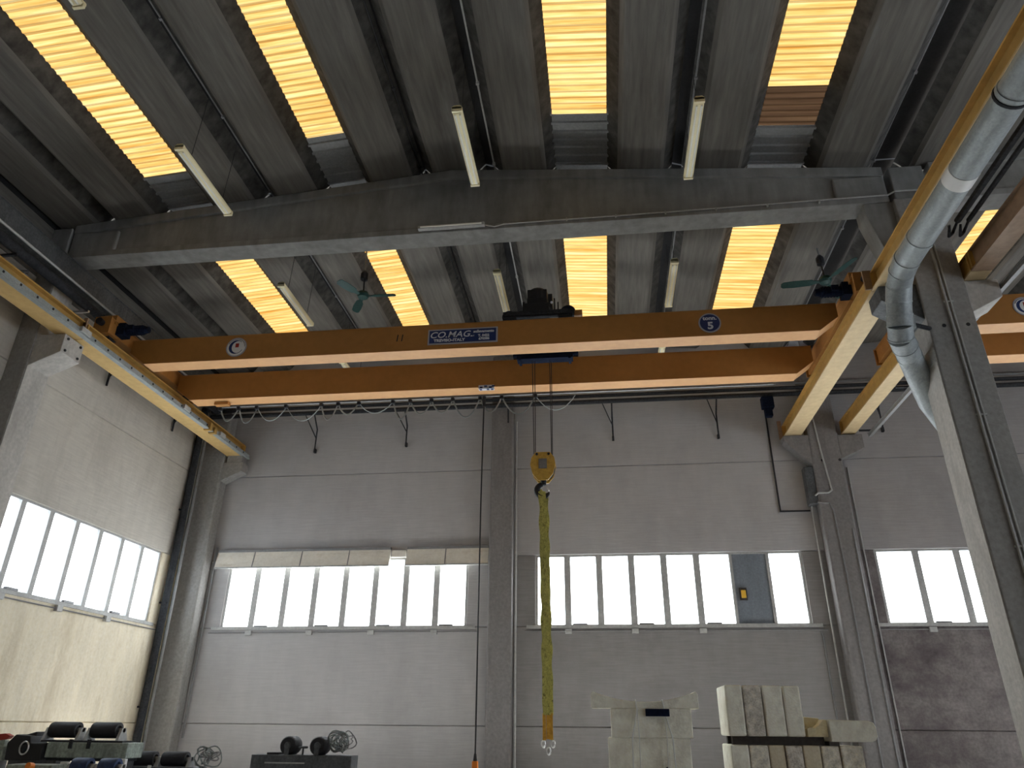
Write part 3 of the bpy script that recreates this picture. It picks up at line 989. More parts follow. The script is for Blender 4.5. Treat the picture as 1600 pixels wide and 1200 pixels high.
mt = MB()
mt.box(-1.47, -0.92, 13.98, 14.5, 10.05, 10.36)
mt.box(-1.43, -0.98, 14.0, 14.4, 10.36, 10.5)
mt.lathe([(0.20, 0.0), (0.23, 0.05), (0.23, 0.25), (0.19, 0.3), (0.12, 0.33)], (-1.19, 14.2, 10.48), 'z', 16)
mt.box(-1.42, -0.97, 14.02, 14.3, 10.45, 10.74)
mt.box(-0.95, -0.85, 14.05, 14.3, 10.3, 10.62)
mt.build('hoist_motor', CABLE, tr, bevel=0.015)
lv = MB()
lv.box(-0.82, -0.79, 14.1, 14.15, 10.08, 10.52).box(-0.74, -0.71, 14.1, 14.15, 10.08, 10.42)
lv.box(-1.53, -1.48, 14.0, 14.3, 10.1, 10.4)
lv.build('limit_switch', CABLE, tr)
MB().cyl((-0.86, 14.0, 10.34), (-0.86, 13.97, 10.34), 0.03, 0.03, 10).build('indicator', LETTER, tr)
MB().lathe([(0.10, -0.12), (0.17, -0.08), (0.17, 0.1), (0.1, 0.14)], (-0.50, 14.15, 10.13), 'y', 18).build('travel_motor', NAVY, tr)
MB().box(-0.36, -0.18, 13.9, 14.1, 9.95, 10.06).build('buffer_bracket', CRANE, tr)
und = MB()
und.box(-1.75, -0.45, 14.85, 15.1, 9.38, 9.60)
und.cyl((-1.84, 14.9, 9.50), (-0.32, 14.9, 9.50), 0.05, 0.05, 10)
for x in (-1.68, -0.52):
    und.box(x - 0.03, x + 0.03, 14.8, 15.1, 9.33, 10.0)
und.build('lower_frame', NAVY, tr)
MB().box(-1.86, -1.78, 14.7, 14.8, 9.52, 9.66).build('switch_box', WHITE, tr)
for i, x in enumerate((-1.40, -1.345, -0.995, -0.955)):
    MB().cyl((x, 14.98 + 0.03 * (i % 2), 9.6), (-1.37 + 0.03 * (i % 2) if i < 2 else -0.985 + 0.02 * (i % 2), 15.0, 6.98), 0.009, 0.009, 6).build('wire_rope', CABLE, tr)

# hook block -----------------------------------------------------------
hb = thing('hook_block', 'yellow hook block with black hook hanging from the crane ropes', 'hook', (-1.17, 15, 6.25))
pl2 = [(-0.27 + 0, 0.28), (-0.17, 0.4), (0.17, 0.4), (0.27, 0.28), (0.30, 0.12), (0.24, -0.1), (0.12, -0.24), (-0.12, -0.24), (-0.24, -0.1), (-0.30, 0.12)]
side = [(-1.17 + x * 0.92, 6.68 + z) for x, z in pl2]
MB().prism(side, 'y', 14.86, 14.90).build('side_plate', HOOKY, hb, bevel=0.01)
MB().prism(side, 'y', 15.10, 15.14).build('side_plate', HOOKY, hb, bevel=0.01)
MB().lathe([(0.26, -0.08), (0.26, -0.05), (0.22, 0), (0.26, 0.05), (0.26, 0.08)], (-1.17, 15.0, 6.75), 'y', 22).build('sheave', DARK, hb)
lab(MB().box(-1.26, -1.08, 14.84, 14.86, 6.70, 6.92).build('number_plate', CONDUIT, hb), 'dark grey plate')
tp = MB()
for x in (-1.30, -1.04):
    tp.cyl((x, 14.84, 7.03), (x, 15.16, 7.03), 0.03, 0.03, 8)
tp.build('bolt', DARK, hb)
MB().cyl((-1.17, 15, 6.5), (-1.17, 15, 6.36), 0.07, 0.055, 12).build('hook_shank', DARK, hb)
hp = []
hr = []
for i in range(15):
    a = math.radians(95 + i * 17.5)
    hp.append((-1.175 + 0.135 * math.cos(a), 15.0, 6.25 + 0.135 * math.sin(a)))
    hr.append(0.05 + 0.02 * math.sin(math.pi * i / 14) - (0.03 * max(0, i - 11) / 3))
MB().tube(hp, hr, 10).build('hook', BLACKP, hb, smooth=True)
MB().tube([(-1.12, 15, 6.36), (-1.05, 15.0, 6.24)], 0.012, 6).build('safety_latch', CHROME, hb)

# webbing sling --------------------------------------------------------
sl = thing('lifting_sling', 'long yellow-green webbing sling hanging from the black crane hook', 'sling', (-1.15, 15, 1.4))
z_top, z_bot = 6.21, 1.85
for y0, dx in ((14.945, -0.022), (15.03, 0.022)):
    m = MB()
    vs, fs = [], []
    n = 60
    for i in range(n + 1):
        t = i / n
        z = z_top + (z_bot - z_top) * t
        w = 0.085 + 0.008 * math.sin(i * 0.9)
        xx = -1.17 + dx + 0.045 * t + 0.008 * math.sin(i * 0.7 + dx * 100)
        yy = y0 + 0.012 * math.sin(i * 0.55 + dx * 90)
        for sx, sy in ((-w, 0), (w, 0.0), (w, 0.012), (-w, 0.012)):
            vs.append((xx + sx * 0.9, yy + sy, z))
    for i in range(n):
        for j_ in range(4):
            fs.append((i * 4 + j_, i * 4 + (j_ + 1) % 4, i * 4 + 4 + (j_ + 1) % 4, i * 4 + 4 + j_))
    fs += [(0, 1, 2, 3), (n * 4 + 3, n * 4 + 2, n * 4 + 1, n * 4)]
    m.add(vs, fs).build('strap', SLING, sl)
MB().tube([(-1.255, 14.94, 6.16), (-1.235, 15.0, 6.235), (-1.255, 15.05, 6.16)], 0.03, 6).build('loop', SLING, sl)
for dx, dz in ((-0.07, 0), (0.0, 0.02), (0.06, 0.01)):
    x = -1.13 + dx
    MB().add([(x - 0.03, 14.97, 1.88), (x + 0.03, 14.97, 1.88), (x + 0.035, 14.96, 1.42 + dz), (x - 0.03, 14.96, 1.42 + dz), (x - 0.03, 14.99, 1.88), (x + 0.03, 14.99, 1.88), (x + 0.035, 14.98, 1.42 + dz), (x - 0.03, 14.98, 1.42 + dz)],
             [(0, 1, 2, 3), (7, 6, 5, 4), (0, 4, 5, 1), (1, 5, 6, 2), (2, 6, 7, 3), (3, 7, 4, 0)]).build('eye_end', SLING_OR, sl)
for dx, z in ((-0.10, 1.36), (0.0, 1.24), (0.08, 1.36)):
    x = -1.12 + dx
    pts = [(x + 0.035 * math.cos(a * math.pi / 5), 14.97 + 0.01 * math.sin(a), z + 0.06 * math.sin(a * math.pi / 5)) for a in range(10)]
    MB().tube(pts, 0.013, 6, closed=True).build('shackle', CHROME, sl)

# pendant control ----------------------------------------------------
pc = thing('pendant_control', 'thin black pendant cable hanging from the rear crane girder to an orange control', 'cable', (-2.72, 16.3, 0.8))
MB().tube([(-2.74, 16.3, 9.1), (-2.75, 16.3, 6.5), (-2.74, 16.3, 4.0), (-2.72, 16.3, 1.1)], 0.017, 6).build('cable', CABLE, pc)
MB().cyl((-2.74, 16.3, 9.12), (-2.74, 16.3, 8.86), 0.05, 0.035, 10).build('cable_grip', DARK, pc)
MB().cyl((-2.72, 16.3, 1.14), (-2.72, 16.3, 1.0), 0.025, 0.045, 10).build('strain_relief', RUBBER, pc)
MB().box(-2.78, -2.66, 16.25, 16.35, 0.6, 1.01).build('button_box', ORANGE, pc, bevel=0.02)

# festoon cable -------------------------------------------------------
fc = thing('festoon_cable', 'pale festoon cable hanging in loops behind the rear crane girder', 'cable', (-6, 16.35, 8.9))
MB().box(-9.8, 4.3, 16.31, 16.36, 9.14, 9.19).build('track', GALV_DK, fc)
xs = [-9.75, -9.25, -8.75, -7.95, -7.0, -6.55, -6.0, -5.1, -4.65, -4.1, -3.55, -2.85, -2.3, -1.45, -0.45]
random.seed(3)
for i in range(len(xs) - 1):
    a, b = xs[i], xs[i + 1]
    dpt = min(0.52, 0.30 + 0.22 * random.random())
    pts = [(a + (b - a) * t / 12, 16.36 + 0.03 * math.sin(i), 9.12 - dpt * (1 - (2 * t / 12 - 1) ** 2)) for t in range(13)]
    MB().tube(pts, 0.02, 6, flat=0.5).build('cable_loop', FEST, fc)
    MB().box(a - 0.04, a + 0.04, 16.3, 16.4, 9.06, 9.14).build('cable_runner', DARK, fc)

# ------------------------------------------------------------------ fluorescent lamps
lampproto = None
LZ = 11.0
LAMPS = [(-7.22, 9.1, 1.85, 'left front'), (-2.08, 8.78, 1.93, 'x'), (1.94, 9.03, 1.93, 'x'), (-7.22, 13.6, 1.95, 'x'), (-2.08, 13.62, 1.98, 'x'), (1.91, 13.63, 1.98, 'x'), (-7.15, 4.4, 1.9, 'x'), (-7.1, 17.6, 1.9, 'x'), (1.9, 17.6, 1.9, 'x')]
LLAB = ['unlit cream tube lamp at left, hanging just before the roof beam',
        'unlit cream tube lamp hanging before the peak of the roof beam',
        'unlit cream tube lamp hanging before the right half of the roof beam',
        'unlit tube lamp beyond the roof beam, beside the leftmost far skylight',
        'unlit tube lamp beyond the roof beam, left of the hoist motor',
        'unlit tube lamp beyond the roof beam, above the right half of the crane',
        'lamp end cut off by the top edge at upper left, beside the leftmost skylight',
        'pale lamp seen in the gap between the crane girders, left part',
        'pale lamp seen in the gap between the crane girders, right part']
LEN = 1.9


def make_lamp(loc, label):
    x, y, z = loc
    t = thing('fluorescent_lamp', label, 'lamp', loc, 'hanging fluorescent lamps')
    MB().prism([(x - 0.085, z + 0.06), (x - 0.05, z + 0.095), (x + 0.05, z + 0.095), (x + 0.085, z + 0.06), (x + 0.09, z + 0.02), (x - 0.09, z + 0.02)], 'y', y, y + LEN).build('housing', CREAM, t)
    MB().prism([(x - 0.085, z + 0.02), (x + 0.085, z + 0.02), (x + 0.06, z - 0.03), (x - 0.06, z - 0.03)], 'y', y + 0.06, y + LEN - 0.06).build('diffuser', CREAM, t, bevel=0.01)
    for dx in (-0.04, 0.04):
        MB().cyl((x + dx, y + 0.09, z - 0.036), (x + dx, y + LEN - 0.09, z - 0.036), 0.016, 0.016, 8).build('tube', TUBE, t)
    for yy in (y, y + LEN - 0.05):
        MB().box(x - 0.088, x + 0.088, yy, yy + 0.05, z - 0.035, z + 0.07).build('end_cap', CREAM, t, bevel=0.008)
    cx, ct = min([(-7.145, 12.64), (-2.07, 13.0), (1.97, 12.59)], key=lambda q: abs(q[0] - x))
    for yy in (y + 0.35, y + LEN - 0.35):
        MB().tube([(x + 0.02, yy, z + 0.09), (cx, yy, ct)], 0.006, 5).build('suspension_wire', CABLE, t)
    return t


L0 = make_lamp((LAMPS[0][0], LAMPS[0][1], LZ), LLAB[0])
for (x, y, ln, _), lb in zip(LAMPS[1:], LLAB[1:]):
    make_lamp((x, y, LZ), lb)

# strip light on the face of the roof beam
sb = thing('strip_light', 'pale strip lamp fixed low on the front of the concrete roof beam', 'lamp', (-2.8, 12.0, 11.07))
MB().box(-3.52, -2.10, 11.93, 12.028, 11.05, 11.13).build('housing', PVC, sb, bevel=0.01)
MB().cyl((-3.46, 11.915, 11.08), (-2.16, 11.915, 11.08), 0.018, 0.018, 8).build('tube', TUBE, sb)
cnd = MB().tube([(-2.1, 12.0, 11.09), (-1.9, 12.0, 11.03), (-1.7, 12.0, 11.08), (2.0, 12.0, 11.10), (5.9, 12.0, 11.14), (6.0, 11.9, 11.14), (6.75, 11.9, 11.13)], 0.016, 6)
for x in (-0.4, 0.6, 1.6, 2.6, 3.6, 4.6):
    cnd.box(x - 0.015, x + 0.015, 11.985, 12.028, 11.06, 11.12)
tag(cnd.build('electrical_conduit', PVC, origin=(2, 12.0, 11.1)), 'thin pale conduit running right along the front of the roof beam', 'conduit')

# ------------------------------------------------------------------ ceiling fans


def make_fan(x, y, z, label, ang, r):
    t = thing('ceiling_fan', label, 'fan', (x, y, z), 'green ceiling fans')
    MB().lathe([(0.05, 0.09), (0.13, 0.07), (0.15, 0.0), (0.12, -0.06), (0.05, -0.08)], (x, y, z), 'z', 18).build('motor', GREEN, t, smooth=True)
    MB().cyl((x, y, z + 0.08), (x - 0.02, y, z + 0.62), 0.018, 0.018, 8).build('down_rod', CABLE, t)
    MB().lathe([(0.02, 0.40), (0.09, 0.45), (0.09, 0.62), (0.04, 0.7)], (x - 0.02, y, z), 'z', 12).build('canopy', DARK, t)
    MB().tube([(x - 0.02, y, z + 0.68), (x - 0.05, y + 0.03, z + 1.35)], 0.02, 6).build('hanger', CONDUIT, t)
    for k in range(3):
        a = ang + k * 2 * math.pi / 3
        m = MB()
        prof = [(0.12, 0.035), (0.25, 0.05), (0.30, 0.085), (r * 0.7, 0.10), (r * 0.95, 0.085), (r, 0.04)]
        vs, fs = [], []
        for d, w in prof:
            for s, th in ((-1, 0.006), (1, 0.006), (1, -0.006), (-1, -0.006)):
                px, py, pz = d, s * w, th + s * w * 0.25
                vs.append((x + px * math.cos(a) - py * math.sin(a), y + px * math.sin(a) + py * math.cos(a), z - 0.02 + pz))
        for i in range(len(prof) - 1):
            for j_ in range(4):
                fs.append((i * 4 + j_, i * 4 + (j_ + 1) % 4, i * 4 + 4 + (j_ + 1) % 4, i * 4 + 4 + j_))
        fs += [(0, 1, 2, 3), (len(prof) * 4 - 1, len(prof) * 4 - 2, len(prof) * 4 - 3, len(prof) * 4 - 4)]
        m.add(vs, fs).build('blade', GREEN, t)
    return t


make_fan(-5.42, 14.25, 11.0, 'green three-blade ceiling fan at left, beside the second far skylight', math.radians(2), 0.8)
make_fan(5.42, 14.8, 11.02, 'green three-blade ceiling fan at right, by the end of the crane', math.radians(-65), 0.98)

# ------------------------------------------------------------------ galvanised duct
du = thing('ventilation_duct', 'large galvanised round duct running under the right crane rail and bending down behind the column', 'duct', (5.22, 8, 8.5))
DX, DZ, DR = 5.22, 8.66, 0.205


def duct_piece(pts, r=DR, name='pipe', m=GALV, n=24):
    return MB().tube(pts, r, n).build(name, m, du, smooth=True)


for (y0, y1) in [(3.0, 7.05), (7.05, 10.55)]:
    duct_piece([(DX, y0, DZ), (DX, y1, DZ)])
lab(duct_piece([(DX, 8.42, DZ), (DX, 8.66, DZ)], DR + 0.006, 'wrapped_joint', WHITE), 'white flaking tape joint')
for y in (7.05, 10.0, 10.55):
    duct_piece([(DX, y - 0.03, DZ), (DX, y + 0.03, DZ)], DR + 0.012, 'collar')
MB().lathe([(DR + 0.015, -0.02), (DR + 0.02, 0.0), (DR + 0.015, 0.02)], (DX, 7.12, DZ), 'y', 24).build('clamp', DARK, du)
# bend down in mitred segments, then away behind the column
bend = [(DX, 10.55, DZ), (DX + 0.01, 10.85, DZ - 0.04), (DX + 0.02, 11.10, DZ - 0.17), (DX + 0.03, 11.27, DZ - 0.38), (DX + 0.03, 11.36, DZ - 0.60), (DX + 0.02, 11.42, DZ - 0.78),
        (DX + 0.06, 11.58, DZ - 0.92), (DX + 0.20, 11.82, DZ - 0.97), (DX + 0.36, 12.10, DZ - 1.01)]
for i in range(len(bend) - 1):
    a, b = Vector(bend[i]), Vector(bend[i + 1])
    e = (b - a) * 0.12
    duct_piece([tuple(a - e), tuple(b + e)], DR - 0.004 * (i % 2), 'elbow_segment')
    duct_piece([tuple(b - e * 0.25), tuple(b + e * 0.25)], DR + 0.008, 'seam_ring')
duct_piece([bend[-1], (6.13, 12.95, 7.10), (6.93, 13.60, 6.22)])
MB().tube([(5.42, 11.55, 8.0), (5.75, 11.85, 8.1), (5.98, 11.97, 8.1)], 0.04, 8).build('support_arm', DARK, du)
MB().box(5.44, 5.5, 11.42, 11.6, 7.85, 8.05).build('clamp_plate', GALV, du)

# black conductor rails beyond the duct
for i, (x, z) in enumerate(((6.28, 9.5), (6.46, 9.5))):
    t = thing('conductor_rail', ['black rail tube running just right of the duct, nearer the duct', 'black rail tube running right of the duct, farther from it'][i], 'rail', (x, 7, z), 'black rail tubes by the duct')
    MB().tube([(x, 3.0, z), (x, 10.75, z)], 0.055 - 0.015 * i, 8).build('tube', DARK, t)
    MB().tube([(x, 10.75, z), (x - 0.02, 10.95, z - 0.1), (x - 0.12, 10.9, z - 0.2), (x - 0.15, 10.75, z - 0.08)], 0.022, 6).build('end_hook', DARK, t)
    for y in (5.0, 8.0):
        MB().box(x - 0.03, x + 0.03, y, y + 0.06, z - 0.08, z + 0.1).build('clip', DARK, t)

# ------------------------------------------------------------------ pipes, trays and conduits
pp = thing('wall_pipe', 'pair of dark pipes running along the top of the far wall on forked brackets', 'pipe', (-3, 19.7, 10.3))
for z, r in ((10.28, 0.07), (10.47, 0.055)):
    MB().tube([(-11.9, 19.5, z), (14, 19.5, z)], r, 8).build('pipe', DARK, pp)
MB().tube([(-11.9, 19.52, 10.62), (14, 19.52, 10.62)], 0.03, 6).build('pipe', CONDUIT, pp)
for x, zl in ((-8.55, 9.15), (-5.7, 9.25), (-2.55, 9.75), (0.5, 9.22), (3.5, 9.17), (8.0, 9.2), (10.2, 9.25)):
    b = MB()
    b.tube([(x, 19.9 if x != -2.55 else 19.57, zl), (x, 19.9 if x != -2.55 else 19.57, 9.9), (x, 19.5, 10.3)], 0.022, 6)
    if x != -2.55:
        b.tube([(x, 19.9, zl + 0.45), (x - 0.28, 19.52, 10.25)], 0.016, 6)
        b.box(x - 0.03, x + 0.03, 19.9, 19.998, zl, zl + 0.12)
    b.build('bracket', DARK, pp)
jb = thing('junction_box', 'dark blue box hanging on the far wall pipes near the right crane rail', 'box', (4.92, 19.5, 9.75))
MB().box(4.72, 5.05, 19.40, 19.62, 9.85, 10.2).build('body', NAVY, jb, bevel=0.02)
MB().box(4.78, 4.98, 19.42, 19.6, 9.6, 9.85).build('lower_box', NAVY, jb, bevel=0.01)

tray = thing('cable_tray', 'long grey folded-steel cable tray high along the left wall', 'tray', (-11.4, 10, 10.4))
m = MB().box(-11.32, -11.30, 3.0, 19.3, 10.45, 10.88).box(-11.56, -11.32, 3.0, 19.3, 10.45, 10.47).box(-11.36, -11.28, 3.0, 19.3, 10.87, 10.89)
m.build('trough', MACH_DK, tray)
for y in (9.4, 14.2, 17.5):
    MB().box(-11.58 if y < 12 else -12.04, -11.30, y, y + 0.05, 10.40, 10.45).build('bracket', DARK, tray)
dp = thing('dark_pipe', 'thick dark pipe running below the cable tray on the left wall', 'pipe', (-11.3, 10, 10.2))
MB().tube([(-11.36, 3.0, 10.2), (-11.36, 18.9, 10.2)], 0.105, 10).build('pipe', DARK, dp, smooth=True)
for y in (10.6, 12.8, 16.0):
    MB().box(-11.58 if 11.9 < y < 12.5 else -12.04, -11.3, y, y + 0.05, 10.05, 10.1).build('bracket', CHROME if y == 12.8 else DARK, dp)
lc = MB().tube([(-11.22, 3.0, 10.38), (-11.22, 18.6, 10.38)], 0.028, 6)
tag(lc.build('electrical_conduit', PVC, origin=(-11.22, 10, 10.38)), 'light conduit running between tray and dark pipe on the left wall', 'conduit')
wp = thing('wall_pipe', 'thin bent grey conduits on the left wall above the yellow rail, at the left edge', 'pipe', (-11.9, 10.6, 9.8))
for dz in (0, -0.22):
    MB().tube([(-11.62, 11.3, 10.15 + dz * 0.3), (-11.95, 11.2, 10.1 + dz), (-11.98, 10.9, 10.05 + dz), (-11.98, 10.75, 9.6 + dz), (-11.98, 10.6, 8.0)], 0.03, 6).build('pipe', CONDUIT, wp)

for i, (y, z) in enumerate(((14.86, 9.48), (17.87, 9.46))):
    b = MB().tube([(-12.0, y, z - 0.28), (-12.0, y, z + 0.6), (-11.6, y, z + 1.35)], 0.028, 6).tube([(-12.0, y + 0.02, z - 0.02), (-11.9, y + 0.25, z + 0.5)], 0.016, 6)
    tag(b.build('wall_bracket', DARK, origin=(-12.0, y, z)), ['dark steel bracket on the left wall under the rail, nearer the bolted column', 'dark steel bracket on the left wall under the rail, nearer the far corner'][i], 'bracket', 'left wall brackets')

dpipe = thing('downpipe', 'dark downpipe running the full height of the left back corner', 'pipe', (-11.93, 19.1, 0))
MB().tube([(-11.90, 19.12, 0.0), (-11.90, 19.12, 10.4)], 0.10, 12).build('pipe', DARK, dpipe, smooth=True)
MB().tube([(-11.74, 19.2, 0.0), (-11.74, 19.2, 9.4)], 0.04, 8).build('side_pipe', CONDUIT, dpipe)
for z in (2.0, 4.6, 7.2):
    MB().box(-12.04, -11.79, 19.05, 19.1, z, z + 0.04).build('clip', DARK, dpipe)
c = MB().tube([(-11.14, 19.93, 1.3), (-11.14, 19.93, 5.75), (-11.14, 19.93, 6.3)], 0.03, 6).box(-11.2, -11.08, 19.9, 19.998, 5.65, 5.85)
tag(c.build('electrical_conduit', CONDUIT, origin=(-11.14, 19.93, 3)), 'conduit beside the corner column, left of the shuttered window', 'conduit')
c = MB().tube([(-2.34, 19.9, 0.0), (-2.34, 19.9, 7.0)], 0.035, 8).tube([(-2.34, 19.9, 7.0), (-2.34, 19.9, 9.9)], 0.028, 8)
tag(c.build('electrical_conduit', PVC, origin=(-2.34, 19.9, 4)), 'pale conduit on the right side of the middle far column', 'conduit')
SPECS = [([(6.20, 19.58, 0.0), (6.20, 19.58, 5.1), (6.17, 19.58, 6.9), (6.1, 19.58, 7.1), (5.80, 19.58, 7.12)], 0.022, CONDUIT, 'thin dark conduit down the middle of the column on the far wall at right'),
         ([(6.56, 19.58, 0.0), (6.56, 19.58, 6.4)], 0.022, CONDUIT, 'thin conduit near the right edge of the far right column'),
         ([(6.05, 19.58, 9.7), (6.12, 19.58, 8.6), (6.22, 19.58, 7.45), (6.12, 19.58, 7.38), (5.85, 19.56, 7.37), (5.74, 19.75, 7.3), (5.72, 19.9, 7.1), (5.70, 19.93, 0.0)], 0.024, PVC, 'pale conduit bending round the left side of the far right column'),
         ([(4.90, 19.97, 9.85), (4.90, 19.97, 7.0), (5.68, 19.97, 7.0)], 0.024, CABLE, 'dark L-shaped conduit on the far wall left of the right rail end'),
         ([(5.45, 19.97, 3.9), (5.48, 19.97, 3.75), (5.48, 19.97, 0.0)], 0.02, CONDUIT, 'conduit dropping from the window sill beside the stone blocks'),
         ([(6.86, 19.97, 0.0), (6.86, 19.97, 8.2)], 0.022, PVC, 'pale conduit on the sooty wall right of the far right column'),
         ([(6.36, 11.93, 0.0), (6.36, 11.93, 10.35), (6.5, 11.93, 10.45), (6.75, 11.93, 10.5), (6.85, 11.93, 10.75)], 0.026, PVC, 'pair of conduits down the front of the right foreground column')]
for pts, r, m, lb in SPECS:
    g = MB().tube(pts, r, 6)
    if lb.startswith('pair'):
        g.tube([(p[0] + 0.075, p[1], p[2]) for p in pts[:2]], 0.018, 6)
        for z in (2, 4.2, 6.4, 8.6):
            g.box(6.31, 6.48, 11.92, 11.952, z, z + 0.03)
    tag(g.build('electrical_conduit', m, origin=pts[0]), lb, 'conduit')

# conduits along the roof between the concrete wings
for i, (x, z, m, lb) in enumerate([(-7.02, 12.05, CONDUIT, 'roof conduit left of the leftmost hanging lamp'), (-3.60, 12.42, CABLE, 'thin black cable along the roof left of the roof beam peak'), (-1.95, 12.42, PVC, 'pale roof conduit above the middle hanging lamp'), (2.10, 12.15, CONDUIT, 'roof conduit behind the right hanging lamp'), (5.82, 11.9, CONDUIT, 'roof conduit near the right end of the roof beam')]):
    zz = roof_z(x) + (0.16 if i != 1 else 0.2)
    g = MB()
    for (y0, y1) in ((4.4, 19.9),):
        g.tube([(x, y0, zz), (x, y1, zz)], 0.018, 6)
        y = y0 + 1.0
        while y < y1:
            g.box(x - 0.03, x + 0.03, y, y + 0.05, zz - 0.03, zz + 0.03)
            y += 2.2
    tag(g.build('electrical_conduit', m, origin=(x, 12, zz)), lb, 'conduit')

# angle rails in the next bay
for i, (x, lb) in enumerate(((7.42, 'thin grey steel rail hanging beside the next bay crane beam'),)):
    t = thing('conductor_rail', lb, 'rail', (x, 12, 8.95))
    MB().box(x - 0.04, x + 0.04, 3.0, 19.4, 8.86, 8.94).build('rail', CONDUIT, t)
    MB().box(x - 0.06, x + 0.01, 3.0, 19.4, 8.94, 8.955).build('rail_cap', CONDUIT, t)
    for y in (6, 9.5, 13.5, 16.5, 19.3):
        MB().box(7.14, x + 0.04, y, y + 0.05, 9.0, 9.04).build('arm', DARK, t)
        MB().box(x - 0.02, x + 0.02, y, y + 0.05, 8.94, 9.02).build('hanger', DARK, t)

# ------------------------------------------------------------------ roller shutters over the far left window
def shutter(x0, x1, seams, label):
    t = thing('window_awning', label, 'shutter', ((x0 + x1) / 2, 19.9, 5.68), 'yellowed shutters over the far left window')
    xs = [x0] + seams + [x1]
    for a, b in zip(xs[:-1], xs[1:]):
        MB().prism([(19.80, 5.70), (19.83, 5.70), (19.93, 6.13), (19.90, 6.15)], 'x', a + 0.001, b - 0.001).build('board', SHUTTER, t)
        if b < x1:
            MB().prism([(19.79, 5.70), (19.80, 5.70), (19.90, 6.15), (19.89, 6.15)], 'x', b - 0.012, b + 0.012).build('seam_strip', CONDUIT, t)
    MB().box(x0, x1, 19.78, 19.84, 5.66, 5.70).build('bottom_rail', FRAME, t)
    MB().box(x0, x1, 19.88, 19.998, 6.14, 6.21).build('head_rail', CONDUIT, t)
    for x in (x0 + 0.1, x1 - 0.1):
        MB().box(x - 0.03, x + 0.03, 19.93, 19.998, 5.95, 6.14).build('bracket', CONDUIT, t)


shutter(-11.05, -5.90, [-9.92, -8.5, -7.1], 'long yellowed awning of four boards over the far left window')
shutter(-5.42, -3.10, [-4.31], 'short yellowed awning of two boards beside the middle column')
g = MB().box(-5.86, -5.46, 19.9, 19.998, 5.93, 6.12)
tag(g.build('gap_board', SHUTTER, origin=(-5.66, 19.95, 5.93)), 'small board filling the gap between the two window awnings', 'board')

# ------------------------------------------------------------------ stone blocks


def block(x0, x1, y0, y1, z0, z1, m, label, group=None, bevel=0.02, name='stone_block', tilt=0.0):
    g = MB().box(x0, x1, y0, y1, z0, z1)
    cx, cy = (x0 + x1) / 2, (y0 + y1) / 2
    if tilt:
        g.rot((cx, cy, z0), tilt)
    o = g.build(name, m, bevel=bevel, origin=(cx, cy, z0))
    return tag(o, label, 'block', group)


# stack under the saddle
block(0.0, 1.28, 13.0, 13.75, 0.0, 0.62, STONE, 'big pale block at the foot of the saddle stack', 'saddle stack')
block(-0.02, 1.28, 13.0, 13.75, 0.62, 1.50, STONE, 'big pale stone block, second below the curved saddle', 'saddle stack')
block(0.04, 1.33, 12.98, 13.75, 1.50, 1.93, STONE, 'wide pale stone block directly under the curved saddle', 'saddle stack')
n = 20
top = [(-0.27 + 1.73 * i / n, 2.03 + 0.165 * ((2 * i / n - 1) ** 2)) for i in range(n + 1)]
top[0] = (-0.23, 2.19)
top[-1] = (1.42, 2.19)
poly = [(-0.27, 1.93), (1.46, 1.93), (1.46, 2.15)] + top[::-1] + [(-0.27, 2.15)]
sd = MB().prism(poly, 'y', 13.0, 13.45).build('stone_saddle', STONE, bevel=0.012, origin=(0.6, 13.2, 1.93))
tag(sd, 'concave curved stone saddle lying on top of the block stack', 'saddle')
pk = MB().box(0.60, 0.98, 12.93, 12.978, 1.815, 1.925)
tag(pk.build('packing_block', NAVY, bevel=0.006, origin=(0.8, 12.95, 1.815)), 'dark blue block tucked under the curved saddle', 'block')
pk = MB().prism([(0.77, 1.02), (0.89, 1.10), (0.93, 1.0), (0.93, 0.85), (0.77, 0.85)], 'y', 12.95, 12.998)
tag(pk.build('packing_block', NAVY, bevel=0.004, origin=(0.85, 12.97, 0.85)), 'dark blue block lower on the saddle stack, at the bottom edge', 'block')
for i, (xa, xb, lb) in enumerate(((0.47, 0.37, 'left'), (0.90, 1.0, 'right'))):
    g = MB().tube([(xa - 0.02, 13.42, 2.05), (xa - 0.02, 12.985, 2.055), (xa, 12.955, 1.9), (xb, 12.925, 1.5), (xb - 0.03 if i == 0 else xb + 0.04, 12.925, 0.3)], 0.011, 5)
    g.tube([(xa, 12.955, 1.9), (xa + 0.01, 12.925, 1.5), (xa - 0.02, 12.925, 0.3)], 0.007, 5)
    tag(g.build('white_strap', STRAP, origin=(xa, 12.95, 1.5)), 'thin white strap over the saddle stack, the %s one of two' % lb, 'strap', 'straps on the saddle stack')

# right-hand stack: upper tier of four upright blocks
ux = [1.88, 2.17, 2.47, 2.79, 3.07]
um = [STONE, STONE_B, STONE, STONE]
ul = ['upright stone block with a white left face, first of the upper row of four', 'speckled upright stone block, second of the upper row of four', 'upright stone block with a crack at its top, third of the upper row', 'upright stone block, rightmost of the upper row of four']
for i in range(4):
    o = block(ux[i] + 0.008, ux[i + 1] - 0.008, 13.0 + 0.01 * (i % 2), 13.95, 1.54, 2.29 - 0.004 * i, um[i], ul[i], 'upper row of stone blocks', 0.028)
lx = [1.88, 2.17, 2.47, 2.72, 2.98, 3.25, 3.54, 3.88]
lm = [STONE, STONE_D, STONE_C, STONE_B, STONE_C, STONE_D, STONE_D]
ll = ['pale block with a white left face, first of the lower row', 'stained pale block, second of the lower row from the left', 'tan block, third of the lower row from the left', 'coarsely speckled grey block in the middle of the lower row', 'tan block just right of the speckled grey one in the lower row', 'flecked block, last but one of the lower row', 'flecked pale block at the right end of the lower row']
